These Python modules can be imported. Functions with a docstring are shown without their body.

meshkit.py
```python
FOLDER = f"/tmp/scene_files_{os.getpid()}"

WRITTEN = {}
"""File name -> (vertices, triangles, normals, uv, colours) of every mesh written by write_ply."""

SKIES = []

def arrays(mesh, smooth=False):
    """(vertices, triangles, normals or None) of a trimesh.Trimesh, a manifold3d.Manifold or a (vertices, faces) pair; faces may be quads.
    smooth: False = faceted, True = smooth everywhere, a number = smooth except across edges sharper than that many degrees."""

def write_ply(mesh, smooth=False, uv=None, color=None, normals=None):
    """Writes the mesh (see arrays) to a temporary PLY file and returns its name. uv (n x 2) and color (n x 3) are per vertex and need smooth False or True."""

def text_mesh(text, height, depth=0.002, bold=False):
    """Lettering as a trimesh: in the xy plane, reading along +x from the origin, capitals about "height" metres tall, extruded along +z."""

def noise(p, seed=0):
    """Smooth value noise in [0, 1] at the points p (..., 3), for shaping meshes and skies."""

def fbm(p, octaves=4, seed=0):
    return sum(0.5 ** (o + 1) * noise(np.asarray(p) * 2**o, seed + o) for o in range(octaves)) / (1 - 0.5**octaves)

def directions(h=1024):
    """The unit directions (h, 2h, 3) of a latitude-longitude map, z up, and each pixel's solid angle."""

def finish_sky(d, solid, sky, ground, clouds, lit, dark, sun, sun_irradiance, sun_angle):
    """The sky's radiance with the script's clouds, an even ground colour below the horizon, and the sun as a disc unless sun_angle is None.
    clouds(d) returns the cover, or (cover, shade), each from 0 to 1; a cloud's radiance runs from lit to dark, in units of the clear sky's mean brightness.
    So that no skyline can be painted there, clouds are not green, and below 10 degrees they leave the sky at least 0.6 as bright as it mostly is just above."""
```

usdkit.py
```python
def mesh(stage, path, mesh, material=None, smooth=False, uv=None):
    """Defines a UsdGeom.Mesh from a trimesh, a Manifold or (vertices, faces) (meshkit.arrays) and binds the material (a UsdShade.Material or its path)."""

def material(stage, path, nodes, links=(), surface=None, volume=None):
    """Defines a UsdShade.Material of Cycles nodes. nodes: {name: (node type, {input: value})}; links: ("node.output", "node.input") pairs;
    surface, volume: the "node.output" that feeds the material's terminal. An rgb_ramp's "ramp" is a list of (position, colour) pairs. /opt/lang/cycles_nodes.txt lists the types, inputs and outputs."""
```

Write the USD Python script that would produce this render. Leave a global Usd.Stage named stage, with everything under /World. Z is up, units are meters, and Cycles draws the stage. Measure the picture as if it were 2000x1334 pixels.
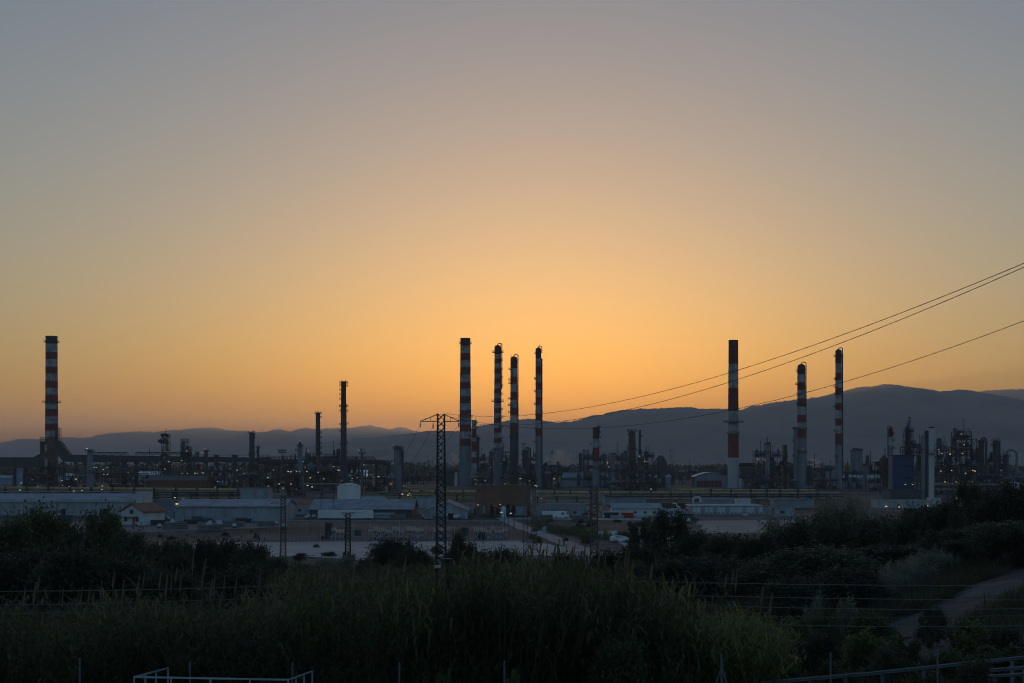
import math, random, numpy as np, trimesh, usdkit, meshkit
from pxr import Usd, UsdGeom, UsdLux, UsdShade, Gf, Sdf, Vt

# ------------------------------------------------------------------ camera, sky, sun, exposure
stage = Usd.Stage.CreateInMemory()
UsdGeom.Xform.Define(stage, '/World')
UsdGeom.Scope.Define(stage, '/World/Looks')
F = 2747.0                       # focal length in photograph pixels (photograph is 2000 wide)
HY = 904.0                       # row of the horizon
EYE = 18.0                       # the camera stands on a rise above the plain
SUN_EL, SUN_AZ = 1.2, 1.4       # degrees
cam = UsdGeom.Camera.Define(stage, '/World/camera')
cam.CreateHorizontalApertureAttr(36.0)
cam.CreateVerticalApertureAttr(36.0 * 683 / 1024)
cam.CreateFocalLengthAttr(36.0 * F / 2000)
cam.CreateVerticalApertureOffsetAttr(36.0 * (HY - 667) / 2000)
cam.CreateClippingRangeAttr(Gf.Vec2f(0.1, 80000))
cam.AddTranslateOp().Set((0, 0, EYE))
cam.AddRotateXOp().Set(90)
cam.CreateExposureAttr(0.08)
sky_mat = usdkit.material(stage, '/World/Looks/sky', {
    's': ('sky_texture', dict(sky_type='single_scattering', sun_disc=False, sun_elevation=math.radians(SUN_EL),
                              sun_rotation=math.radians(SUN_AZ), aerosol_density=1.3, ozone_density=2.2, air_density=1.2)),
    'wb': ('mix', dict(mix_type='multiply', fac=1.0, color2=(1.20, 1.49, 1.64))),
    'b': ('background_shader', dict(strength=0.145))},
    [('s.color', 'wb.color1'), ('wb.color', 'b.color')], surface='b.background')
dome = UsdLux.DomeLight.Define(stage, '/World/sky')
UsdShade.MaterialBindingAPI.Apply(dome.GetPrim()).Bind(sky_mat)
sun = UsdLux.DistantLight.Define(stage, '/World/sun')
sun.CreateIntensityAttr(1.0); sun.CreateNormalizeAttr(True); sun.CreateAngleAttr(0.53); sun.CreateColorAttr(Gf.Vec3f(1, .55, .18))
sun.AddRotateZOp().Set(-SUN_AZ); sun.AddRotateXOp().Set(-(90 - SUN_EL) )

# ------------------------------------------------------------------ helpers
def P(px, py, d):
    "the point at distance d that the photograph shows at (px, py)"
    return np.array([(px - 1000) / F * d, d, EYE - (py - HY) / F * d])
def X(px, d): return (px - 1000) / F * d
def Z(py, d): return EYE - (py - HY) / F * d
used = {}
def path_for(name, parent=None):
    base = parent if parent else '/World'
    k = used.get(base + '/' + name, 0); used[base + '/' + name] = k + 1
    return base + '/' + (name if k == 0 else f'{name}_{k:03d}')
def setdata(prim, **kw):
    for k, v in kw.items():
        if v: prim.SetCustomDataByKey(k, v)
def thing(name, label, cat, loc=(0, 0, 0), group=None, rz=0, kind=None):
    x = UsdGeom.Xform.Define(stage, path_for(name)); x.AddTranslateOp().Set(tuple(map(float, loc)))
    if rz: x.AddRotateZOp().Set(float(rz))
    setdata(x.GetPrim(), label=label, category=cat, group=group, kind=kind)
    return str(x.GetPath())
def copy_of(src, label=None, loc=(0, 0, 0), scale=(1, 1, 1), rz=0, group=None, name=None, cat=None):
    "a further copy of a thing with its parts, placed and scaled"
    x = UsdGeom.Xform.Define(stage, path_for(name or src.split('/')[-1].rstrip('0123456789').rstrip('_')))
    x.AddTranslateOp().Set(tuple(map(float, loc))); x.AddRotateZOp().Set(float(rz)); x.AddScaleOp().Set(tuple(map(float, scale)))
    x.GetPrim().GetReferences().AddInternalReference(src); x.GetPrim().SetInstanceable(True)
    setdata(x.GetPrim(), label=label, category=cat, group=group)
    return str(x.GetPath())
def obj(name, mesh, mat, parent=None, smooth=False, label=None, cat=None, group=None, kind=None):
    m = usdkit.mesh(stage, path_for(name, parent), mesh, MAT[mat], smooth=smooth)
    setdata(m.GetPrim(), label=label, category=cat, group=group, kind=kind)
    return str(m.GetPath())

class MB:
    "collects boxes, bars, tubes and lathes into one mesh"
    def __init__(s): s.v, s.f, s.n = [], [], 0
    def add(s, v, f):
        s.v.append(np.asarray(v, float)); s.f.append(np.asarray(f, int) + s.n); s.n += len(v); return s
    def quad(s, a, b, c, d): return s.add([a, b, c, d], [[0, 1, 2], [0, 2, 3]])
    def box(s, x0, x1, y0, y1, z0, z1):
        v = [(x, y, z) for z in (z0, z1) for x, y in ((x0, y0), (x1, y0), (x1, y1), (x0, y1))]
        q = [(0, 3, 2, 1), (4, 5, 6, 7), (0, 1, 5, 4), (1, 2, 6, 5), (2, 3, 7, 6), (3, 0, 4, 7)]
        return s.add(v, [t for a, b, c, d in q for t in ((a, b, c), (a, c, d))])
    def prism(s, poly, y0, y1):
        "an outline in x, z pushed from y0 to y1"
        m = trimesh.creation.extrude_polygon(__import__('shapely').Polygon(poly), y1 - y0, engine='earcut')
        v = np.asarray(m.vertices); return s.add(np.stack([v[:, 0], y1 - v[:, 2], v[:, 1]], 1), m.faces)
    def tube(s, pts, r, n=6, caps=True):
        p = np.asarray(pts, float); t = np.gradient(p, axis=0); t /= np.linalg.norm(t, axis=1, keepdims=True) + 1e-12
        up = np.where(np.abs(t[:, 2:]) < .95, [[0, 0, 1.]], [[0, 1., 0]])
        a = np.cross(up, t); a /= np.linalg.norm(a, axis=1, keepdims=True) + 1e-12; b = np.cross(t, a)
        w = np.arange(n) * 2 * math.pi / n; r = np.broadcast_to(np.asarray(r, float), (len(p),))
        v = p[:, None] + r[:, None, None] * (np.cos(w)[None, :, None] * a[:, None] + np.sin(w)[None, :, None] * b[:, None])
        i, j = np.meshgrid(np.arange(len(p) - 1), np.arange(n), indexing='ij')
        q = np.stack([i * n + j, i * n + (j + 1) % n, (i + 1) * n + (j + 1) % n, (i + 1) * n + j], -1).reshape(-1, 4)
        f = np.vstack([q[:, [0, 1, 2]], q[:, [0, 2, 3]]])
        if caps: f = np.vstack([f] + [[[e, e + (k + 1 if d else k), e + (k if d else k + 1)] for k in range(1, n - 1)] for e, d in ((0, 0), ((len(p) - 1) * n, 1))])
        return s.add(v.reshape(-1, 3), f)
    def bar(s, p, q, r): return s.tube([p, q], r * .7, 4, caps=False)
    def lathe(s, prof, n=20, c=(0, 0)):
        prof = np.asarray(prof, float); w = np.arange(n) * 2 * math.pi / n
        v = np.stack([c[0] + prof[:, :1] * np.cos(w), c[1] + prof[:, :1] * np.sin(w), np.repeat(prof[:, 1:], n, 1)], -1).reshape(-1, 3)
        i, j = np.meshgrid(np.arange(len(prof) - 1), np.arange(n), indexing='ij')
        q = np.stack([i * n + j, i * n + (j + 1) % n, (i + 1) * n + (j + 1) % n, (i + 1) * n + j], -1).reshape(-1, 4)
        return s.add(v, np.vstack([q[:, [0, 1, 2]], q[:, [0, 2, 3]]]))
    def blob(s, c, r):
        m = trimesh.creation.icosphere(1, 1.0); return s.add(np.asarray(m.vertices) * r + np.asarray(c), m.faces)
    def deck(s, r0, r1, z, a0=0., a1=360., rail=1.1, n=16, c=(0, 0), th=.25):
        "a ring or part-ring walkway with its handrail"
        w = np.radians(np.linspace(a0, a1, max(3, int(n * (a1 - a0) / 360)) + 1)); cs = np.stack([np.cos(w), np.sin(w)], 1)
        P3 = lambda r, zz: np.concatenate([cs * r + c, np.full((len(w), 1), zz)], 1)
        A, B, C, D = P3(r0, z), P3(r1, z), P3(r1, z - th), P3(r0, z - th); m = len(w)
        for U, V in ((A, B), (B, C), (C, D)):
            i = np.arange(m - 1); s.add(np.vstack([U, V]), np.vstack([np.stack([i, i + m, i + m + 1], 1), np.stack([i, i + m + 1, i + 1], 1)]))
        for h in (rail, rail * .5): s.tube(P3(r1 - .05, z + h), .055, 4, False)
        for k in range(0, m, max(1, m // 10)): s.bar(B[k] * [1, 1, 1] + [0, 0, 0], B[k] + [0, 0, rail], .08)
        return s
    def mesh(s): return (np.vstack(s.v), np.vstack(s.f))

class T:
    "a thing under construction: its parts are meshes in metres about its base point"
    def __init__(s, name, label, cat, px, d, group=None, z=0.0, rz=0):
        s.d, s.k, s.px, s.z0 = d, d / F, px, z
        s.path = thing(name, label, cat, (X(px, d), d, z), group, rz)
    def x(s, px): return (px - s.px) * s.k
    def z(s, py): return Z(py, s.d) - s.z0
    def p(s, px, py, dy=0.): return np.array([s.x(px), dy, s.z(py)])
    def part(s, name, mb, m, smooth=False, label=None, parent=None, kind=None):
        return obj(name, mb.mesh(), m, parent or s.path, smooth, label=label, kind=kind)
    def lamps(s, pts, dy=-3.0, m='lamp_warm', r=.30):
        for i_, (px, py) in enumerate(pts):
            if i_ % 3 == 2: continue
            q = .62 + .5 * abs(math.sin(px * 12.9 + py * 7.7)); b = MB().blob(s.p(px, py, dy), (r * q * 1.35, r * q, r * q * .7)); s.part('work_light', b, m if (int(px) * 7 + int(py)) % 4 else 'lamp_gold')
def arc(c, r, a0, a1, n=9, plane='xz'):
    w = np.radians(np.linspace(a0, a1, n)); o = np.zeros_like(w)
    return np.stack([c[0] + r * np.cos(w), c[1] + o, c[2] + r * np.sin(w)], 1)
MAT = {}
def mat(name, color, rough=0.7, metal=0.0, var=0.25, scale=0.3, color2=None, bump=0.0, stretch=(1, 1, 1), spec=0.3, rnd=0.0):
    "a painted / mineral surface with uneven tone: noise in world space, optional relief"
    c2 = color2 if color2 is not None else tuple(c * (1 - var) for c in color)
    n = {'g': ('geometry', {}), 'm': ('mapping', dict(scale=stretch)), 'n': ('noise_texture', dict(scale=scale, detail=5, roughness=.6)),
         'r': ('rgb_ramp', dict(ramp=[(.33, c2), (.66, color)])), 'p': ('principled_bsdf', dict(roughness=rough, metallic=metal, specular_ior_level=spec))}
    l = [('g.position', 'm.vector'), ('m.vector', 'n.vector'), ('n.fac', 'r.fac')]
    col = 'r.color'
    if rnd:
        n['oi'] = ('object_info', {}); n['mr'] = ('map_range', dict(to_min=1 - rnd, to_max=1 + rnd)); n['hv'] = ('hsv', {})
        l += [('oi.random', 'mr.value'), ('mr.result', 'hv.value'), (col, 'hv.color')]; col = 'hv.color'
    l.append((col, 'p.base_color'))
    if bump:
        n['b'] = ('bump', dict(strength=bump, distance=.2)); l += [('n.fac', 'b.height'), ('b.normal', 'p.normal')]
    MAT[name] = usdkit.material(stage, '/World/Looks/' + name, n, l, surface='p.BSDF')
def simple(name, nodes, links, surface): MAT[name] = usdkit.material(stage, '/World/Looks/' + name, nodes, links, surface=surface)
mat('hill_forest', (.11, .135, .14), .95, var=.6, scale=.012)
for nm, c, c2 in (('band_red', (.24, .040, .031), (.11, .030, .026)), ('band_sooty', (.10, .028, .024), (.05, .024, .022)), ('band_white', (.44, .47, .50), (.20, .21, .22))):
    simple(nm, {'g': ('geometry', {}), 'm': ('mapping', dict(scale=(1, 1, .06))), 'n': ('noise_texture', dict(scale=.9, detail=4, roughness=.65)), 'n2': ('noise_texture', dict(scale=.22, detail=4)), 'a': ('math', dict(math_type='multiply')),
        'r': ('rgb_ramp', dict(ramp=[(.16, c2), (.32, c)])), 'p': ('principled_bsdf', dict(roughness=.6, specular_ior_level=.3))},
        [('g.position', 'm.vector'), ('m.vector', 'n.vector'), ('g.position', 'n2.vector'), ('n.fac', 'a.value1'), ('n2.fac', 'a.value2'), ('a.value', 'r.fac'), ('r.color', 'p.base_color')], 'p.BSDF')
mat('shaft_grey', (.24, .275, .32), .7, var=.3, scale=.2, stretch=(1, 1, .2))
mat('shaft_dark', (.075, .088, .105), .6, var=.4, scale=.25, stretch=(1, 1, .3))
mat('shaft_rust', (.15, .10, .08), .7, var=.5, scale=.3)
mat('shaft_pale', (.54, .58, .63), .5, var=.2, scale=.2, stretch=(1, 1, .2))
mat('steel_dark', (.045, .050, .056), .6, var=.45, scale=.6)
mat('steel_grey', (.13, .14, .155), .55, var=.4, scale=.5)
mat('galvanised', (.34, .35, .37), .45, metal=.5, var=.25, scale=1.5)
mat('duct_green', (.060, .078, .085), .6, var=.35, scale=.12)
mat('pipe_yellow', (.54, .45, .19), .5, var=.45, scale=.3)
mat('pipe_grey', (.18, .19, .21), .5, var=.4, scale=.4)
mat('silver_clad', (.55, .56, .57), .35, metal=.6, var=.2, scale=.5)
mat('tank_white', (.78, .84, .90), .5, var=.13, scale=.15, stretch=(1, 1, .3))
mat('wall_white', (.64, .70, .78), .8, var=.25, scale=.3, stretch=(1, 1, .3))
mat('wall_grey', (.30, .345, .42), .8, var=.25, scale=.25)
mat('wall_pale', (.42, .48, .56), .8, var=.4, scale=.35, stretch=(1, 1, .3))
mat('wall_dark', (.11, .12, .13), .85, var=.3, scale=.3)
mat('roof_grey', (.26, .31, .39), .7, var=.4, scale=.25)
mat('roof_dark', (.10, .105, .115), .8, var=.3, scale=.2)
mat('roof_tile', (.30, .14, .09), .85, var=.35, scale=.6)
mat('brick_red', (.20, .085, .065), .9, var=.3, scale=.6)
mat('brick_orange', (.25, .15, .115), .9, var=.2, scale=.25)
mat('paint_blue', (.026, .080, .20), .55, var=.45, scale=.3, stretch=(1, 1, .15))
mat('paint_light_blue', (.32, .41, .56), .6, var=.25, scale=.3)
mat('paint_red', (.42, .045, .035), .5, var=.25, scale=.5)
mat('opening_dark', (.02, .022, .025), .7, var=.2)
mat('window_glass', (.04, .055, .07), .12, var=.1, spec=.6)
mat('concrete', (.36, .35, .33), .9, var=.25, scale=.5)
mat('rail_metal', (.16, .185, .22), .5, metal=.4, var=.4, scale=2)
mat('wire', (.07, .07, .075), .5, metal=.3, var=.1)
mat('wire_grey', (.15, .17, .20), .45, metal=.4, var=.1)
mat('porcelain', (.6, .58, .55), .25, var=.1)
mat('lattice_rust', (.16, .125, .10), .7, var=.4, scale=2)
mat('lattice_galv', (.16, .17, .18), .6, metal=.2, var=.3, scale=2)
mat('gravel_pad', (.50, .51, .54), .95, scale=.06, color2=(.36, .37, .40))
mat('gravel_road', (.38, .39, .42), .95, scale=.12, color2=(.24, .25, .27))
mat('dirt_path', (.12, .112, .108), .95, scale=1.1, color2=(.055, .052, .048), bump=.3)
mat('yard_earth', (.22, .225, .24), .95, scale=.1, color2=(.11, .115, .125))
mat('asphalt', (.09, .09, .092), .9, scale=.3)
mat('bark', (.10, .08, .06), .9, var=.4, scale=3)
def lamp(name, color, strength): simple(name, {'e': ('emission', dict(color=color, strength=strength))}, [], 'e.emission')
lamp('lamp_warm', (1, .80, .48), .75)
lamp('lamp_white', (.85, .93, 1.0), .85)
lamp('lamp_gold', (1, .66, .25), .55)
def leaf(name, c, c2, trans=.35, scale=.7):
    simple(name, {'g': ('geometry', {}), 'n': ('noise_texture', dict(scale=scale, detail=3)), 'oi': ('object_info', {}), 'm': ('math', dict(math_type='multiply_add', value2=.5, value3=-.25)),
        'ad': ('math', dict(math_type='add')), 'isl': ('math', dict(math_type='multiply_add', value2=.7, value3=-.35)), 'ad2': ('math', dict(math_type='add')), 'r': ('rgb_ramp', dict(ramp=[(.2, c2), (.8, c)])),
        'd': ('principled_bsdf', dict(roughness=.5, specular_ior_level=.45)), 't': ('translucent_bsdf', {}), 'x': ('mix_closure', dict(fac=trans))},
        [('g.position', 'n.vector'), ('oi.random', 'm.value1'), ('n.fac', 'ad.value1'), ('m.value', 'ad.value2'), ('g.random_per_island', 'isl.value1'), ('ad.value', 'ad2.value1'), ('isl.value', 'ad2.value2'),
         ('ad2.value', 'r.fac'), ('r.color', 'd.base_color'), ('r.color', 't.color'), ('d.BSDF', 'x.closure1'), ('t.BSDF', 'x.closure2')], 'x.closure')
leaf('leaf_dark', (.21, .24, .13), (.07, .085, .055))
leaf('leaf_green', (.31, .36, .13), (.11, .14, .06))
leaf('leaf_pale', (.42, .43, .34), (.26, .28, .22))
leaf('leaf_brown', (.22, .17, .10), (.10, .085, .055))
leaf('reed_leaf', (.46, .51, .20), (.09, .12, .055), trans=.58, scale=.45)
leaf('reed_light', (.52, .56, .18), (.22, .26, .09), trans=.5, scale=.5)
leaf('reed_dry', (.44, .36, .22), (.24, .19, .12), trans=.4, scale=.5)
leaf('reed_cane', (.34, .30, .17), (.18, .17, .10))
leaf('plume', (.60, .47, .32), (.42, .33, .23))
leaf('grass', (.20, .20, .10), (.09, .10, .05), scale=.2)

# ------------------------------------------------------------------ hills
def ridge(name, pts, d, front, back, seed, amp, detail, label):
    pts = np.array(pts, float)
    px = np.arange(pts[0, 0], pts[-1, 0], 1.6)
    py = np.interp(px, pts[:, 0], pts[:, 1]); nz = lambda w, sd: meshkit.noise(np.stack([px / w, 0 * px, 0 * px], -1), sd) - .5; py = py + nz(26, seed) * (3.4 if d < 11000 else 6.5) + nz(9, seed + 1) * 1.7
    k = np.exp(-np.linspace(-2, 2, 7) ** 2); py = np.convolve(np.pad(py, 3, mode='edge'), k / k.sum(), 'valid')
    x = X(px, d); zc = Z(py, d)
    v = np.concatenate([np.linspace(0, 1, 40), 1 + np.linspace(0, 1, 8)[1:]])
    G = np.zeros((len(v), len(px), 3))
    for i, t in enumerate(v):
        yy = d - front * (1 - t) if t <= 1 else d + back * (t - 1)
        s = math.sin(t * math.pi / 2) ** 1.3 if t <= 1 else 1 - (t - 1) ** 2
        q = np.stack([x / 800, np.full_like(x, yy / 800), np.zeros_like(x)], -1)
        n = meshkit.fbm(q * [1.6, .7, 1], 5, seed) - .5
        fine = meshkit.fbm(q * 30, 2, seed + 9) - .5
        bump = n * amp * math.sin(min(t, 1) * math.pi) if t <= 1 else 0
        G[i, :, 0] = x * (yy / d if t <= 1 else 1) if False else x
        G[i, :, 1] = yy + (meshkit.fbm(q * 2, 3, seed + 3) - .5) * front * .12 * (t < .97)
        G[i, :, 2] = -2 + (zc + 2) * s + bump + fine * detail * (1 if t > .05 else 0) + (meshkit.noise(q * 95, seed + 4) ** 2 * 7 * d / 8400 if abs(t - 1) < .2 else 0)
    ny, nx = G.shape[:2]
    a = (np.arange(ny - 1)[:, None] * nx + np.arange(nx - 1)).ravel()
    obj(name, (G.reshape(-1, 3), np.stack([a, a + 1, a + nx + 1, a + nx], 1)), 'hill_forest', smooth=True, kind='structure', label=label)
ridge('hill', [(560, 925), (600, 885), (640, 872), (664, 864), (720, 856.5), (783, 851), (846, 843), (900, 843), (940, 833), (1000, 822), (1030, 820), (1060, 822), (1090, 828),
    (1115, 827), (1150, 817), (1210, 805), (1280, 800), (1310, 799), (1340, 803), (1400, 803), (1440, 805), (1470, 796), (1510, 788), (1550, 783), (1600, 777), (1640, 767),
    (1680, 758), (1725, 755), (1745, 758), (1780, 768), (1800, 770), (1850, 766), (1890, 773), (1950, 792), (2000, 812), (2100, 850), (2300, 880)], 8400, 2600, 2400, 1, 70, 9,
    'long dark wooded hill rising from left to right behind the refinery')
ridge('hill', [(1780, 850), (1850, 792), (1885, 773), (1900, 767), (1960, 763), (2000, 763), (2100, 768), (2400, 790)], 10800, 2000, 2000, 5, 70, 10, 'farther hill at the right edge behind the long wooded hill')
ridge('hill', [(200, 905), (340, 884), (370, 864), (430, 860), (457, 854), (500, 846), (522, 844), (550, 851), (579, 860), (613, 870), (700, 890), (760, 905)], 13000, 3000, 2500, 8, 70, 9, 'low grey hill in the gap left of the tallest bare column')
ridge('far_mountains', [(-300, 885), (-100, 880), (0, 876), (62, 861), (77, 864), (110, 858), (120, 856), (138, 853), (176, 858), (214, 846), (227, 845), (315, 849), (340, 841), (387, 835),
    (440, 840), (478, 843), (510, 848), (527, 843), (547, 838.5), (572, 845), (600, 840), (640, 835.5), (690, 835.5), (723, 829.7), (764, 841.7), (793, 837.6), (834, 843), (870, 848), (1000, 858), (1100, 880)],
    17500, 3200, 3000, 12, 75, 10, 'pale far mountain ridge on the left horizon')
# ------------------------------------------------------------------ ground
def sstep(a, b, x):
    t = np.clip((np.asarray(x, float) - a) / (b - a), 0, 1); return t * t * (3 - 2 * t)
def height(x, y):
    x, y = np.asarray(x, float), np.asarray(y, float)
    h = np.interp(y, [-300, 0, 20, 37, 60, 100, 140, 200, 250, 300], [17, 16.3, 12.6, 10.6, 9.0, 7.4, 5.4, 2.0, .35, 0])
    h = h + 5.5 * sstep(9, 46, x) * sstep(30, 60, y) * (1 - sstep(95, 175, y))
    near = 1 - sstep(230, 330, y)
    q = np.stack([x / 9, y / 9, 0 * x], -1)
    return h + near * ((meshkit.fbm(q, 4, 21) - .5) * 1.3 + (meshkit.fbm(q * 9, 2, 22) - .5) * .12)
gx = np.unique(np.concatenate([np.linspace(-9000, -500, 30), np.linspace(-500, -70, 35), np.linspace(-70, 80, 151), np.linspace(80, 500, 35), np.linspace(500, 9000, 30)]))
gy = np.unique(np.concatenate([np.linspace(-280, -5, 12), np.linspace(-5, 340, 346), np.linspace(340, 1400, 60), np.geomspace(1400, 20500, 50)]))
GX, GY = np.meshgrid(gx, gy)
GZ = height(GX, GY)
a = (np.arange(len(gy) - 1)[:, None] * len(gx) + np.arange(len(gx) - 1)).ravel()
simple('plain_soil', {'g': ('geometry', {}), 'n': ('noise_texture', dict(scale=.012, detail=6, roughness=.62)), 'n2': ('noise_texture', dict(scale=.35, detail=5, roughness=.65)),
    'r': ('rgb_ramp', dict(ramp=[(.36, (.052, .066, .06)), (.5, (.118, .134, .15)), (.64, (.20, .215, .24))])), 'r2': ('rgb_ramp', dict(ramp=[(.3, (.55, .55, .5)), (.7, (1.15, 1.12, 1.05))])),
    'x': ('mix', dict(mix_type='multiply', fac=1.0)), 'b': ('bump', dict(strength=.5, distance=.3)), 'p': ('principled_bsdf', dict(roughness=.95, specular_ior_level=.1))},
    [('g.position', 'n.vector'), ('g.position', 'n2.vector'), ('n.fac', 'r.fac'), ('n2.fac', 'r2.fac'), ('r.color', 'x.color1'), ('r2.color', 'x.color2'), ('x.color', 'p.base_color'), ('n2.fac', 'b.height'), ('b.normal', 'p.normal')], 'p.BSDF')
obj('ground', (np.stack([GX, GY, GZ], -1).reshape(-1, 3), np.stack([a, a + 1, a + len(gx) + 1, a + len(gx)], 1)), 'plain_soil', smooth=True, kind='structure', label='dry plain and grassy slope')
def gp(px, py):
    "where the flat plain is seen at (px, py)"
    d = EYE * F / (py - HY); return X(px, d), d
def strip(name, pts, w, m, label, lift=.03, step=1.0):
    p = np.array(pts, float); seg = np.r_[0, np.cumsum(np.linalg.norm(np.diff(p, axis=0), axis=1))]
    q = np.arange(0, seg[-1], step); c = np.stack([np.interp(q, seg, p[:, k]) for k in (0, 1)], 1)
    kk = np.hanning(9); kk /= kk.sum(); c = np.stack([np.convolve(np.pad(c[:, k], 4, mode='edge'), kk, 'valid') for k in (0, 1)], 1)
    t = np.gradient(c, axis=0); t /= np.linalg.norm(t, axis=1, keepdims=True); nrm = np.stack([-t[:, 1], t[:, 0]], 1)
    u = np.linspace(-.5, .5, 5); wob = 1 + .25 * (meshkit.noise(np.stack([q / 6, q * 0, q * 0], -1), 3)[:, None] - .5)
    V = c[:, None] + nrm[:, None] * (u * w)[None, :, None] * wob[:, :, None]
    z = height(V[..., 0], V[..., 1]) + lift; n = len(u)
    b = (np.arange(len(c) - 1)[:, None] * n + np.arange(n - 1)).ravel()
    obj(name, (np.concatenate([V, z[..., None]], -1).reshape(-1, 3), np.stack([b, b + n, b + n + 1, b + 1], 1)), m, smooth=True, kind='structure', label=label)
def patch(name, corners, m, label, lift=.02, seed=0):
    "a flat irregular area of the plain"
    c = np.array([gp(*q) for q in corners]); pts = []
    for i in range(len(c)):
        for t in np.linspace(0, 1, 14)[:-1]: pts.append(c[i] * (1 - t) + c[(i + 1) % len(c)] * t)
    pts = np.array(pts); pts += (meshkit.noise(np.concatenate([pts / 5, 0 * pts[:, :1]], 1), seed)[:, None] - .5) * [2.5, 4]
    m_ = trimesh.creation.triangulate_polygon(__import__('shapely').Polygon(pts).buffer(0), engine='earcut')
    v = np.asarray(m_[0]); obj(name, (np.stack([v[:, 0], v[:, 1], height(v[:, 0], v[:, 1]) + lift + .08], 1), np.asarray(m_[1])), m, kind='structure', label=label)
patch('gravel_yard', [(300, 1062), (640, 1059), (1000, 1057), (1130, 1070), (1200, 1088), (700, 1094), (420, 1088)], 'gravel_pad', 'pale gravel yard in front of the substation', seed=3)
def gpt(px, py):
    "where the uneven ground is seen at (px, py)"
    d = np.arange(30, 700, .25); i = np.argmax(height(X(px, d), d) > Z(py, d)); return X(px, d[i]), d[i]
strip('gravel_road', [gp(1190, 1096), gp(1120, 1068), gp(1075, 1050), gp(1030, 1035), gp(1000, 1022), gp(980, 1012), gp(968, 1004)], 4.5, 'gravel_road', 'pale gravel road curving up to the brown building', lift=.14)
strip('gravel_road', [gp(985, 1013), gp(1060, 1013), gp(1170, 1014), gp(1330, 1016)], 16, 'gravel_road', 'straight service road in front of the white containers', lift=.08)
patch('yard', [(0, 1022), (330, 1017), (560, 1016), (560, 1030), (300, 1040), (0, 1045)], 'yard_earth', 'earth yard in front of the long sheds', seed=5)
patch('yard', [(1180, 1052), (1330, 1046), (1400, 1060), (1260, 1075)], 'gravel_pad', 'concrete yard beside the white cabins', seed=8)
patch('yard', [(1360, 1018), (1560, 1016), (1600, 1040), (1380, 1042)], 'gravel_road', 'pale yard before the long panelled hall', seed=9)
PATH = [gpt(1745, 1254), gpt(1795, 1234), gpt(1850, 1206), gpt(1905, 1178), gpt(1960, 1150), gpt(2030, 1115), gpt(2100, 1085)]
strip('dirt_path', PATH, 5.2, 'dirt_path', 'dirt path climbing the slope at the right edge', lift=.06, step=.7)
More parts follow.
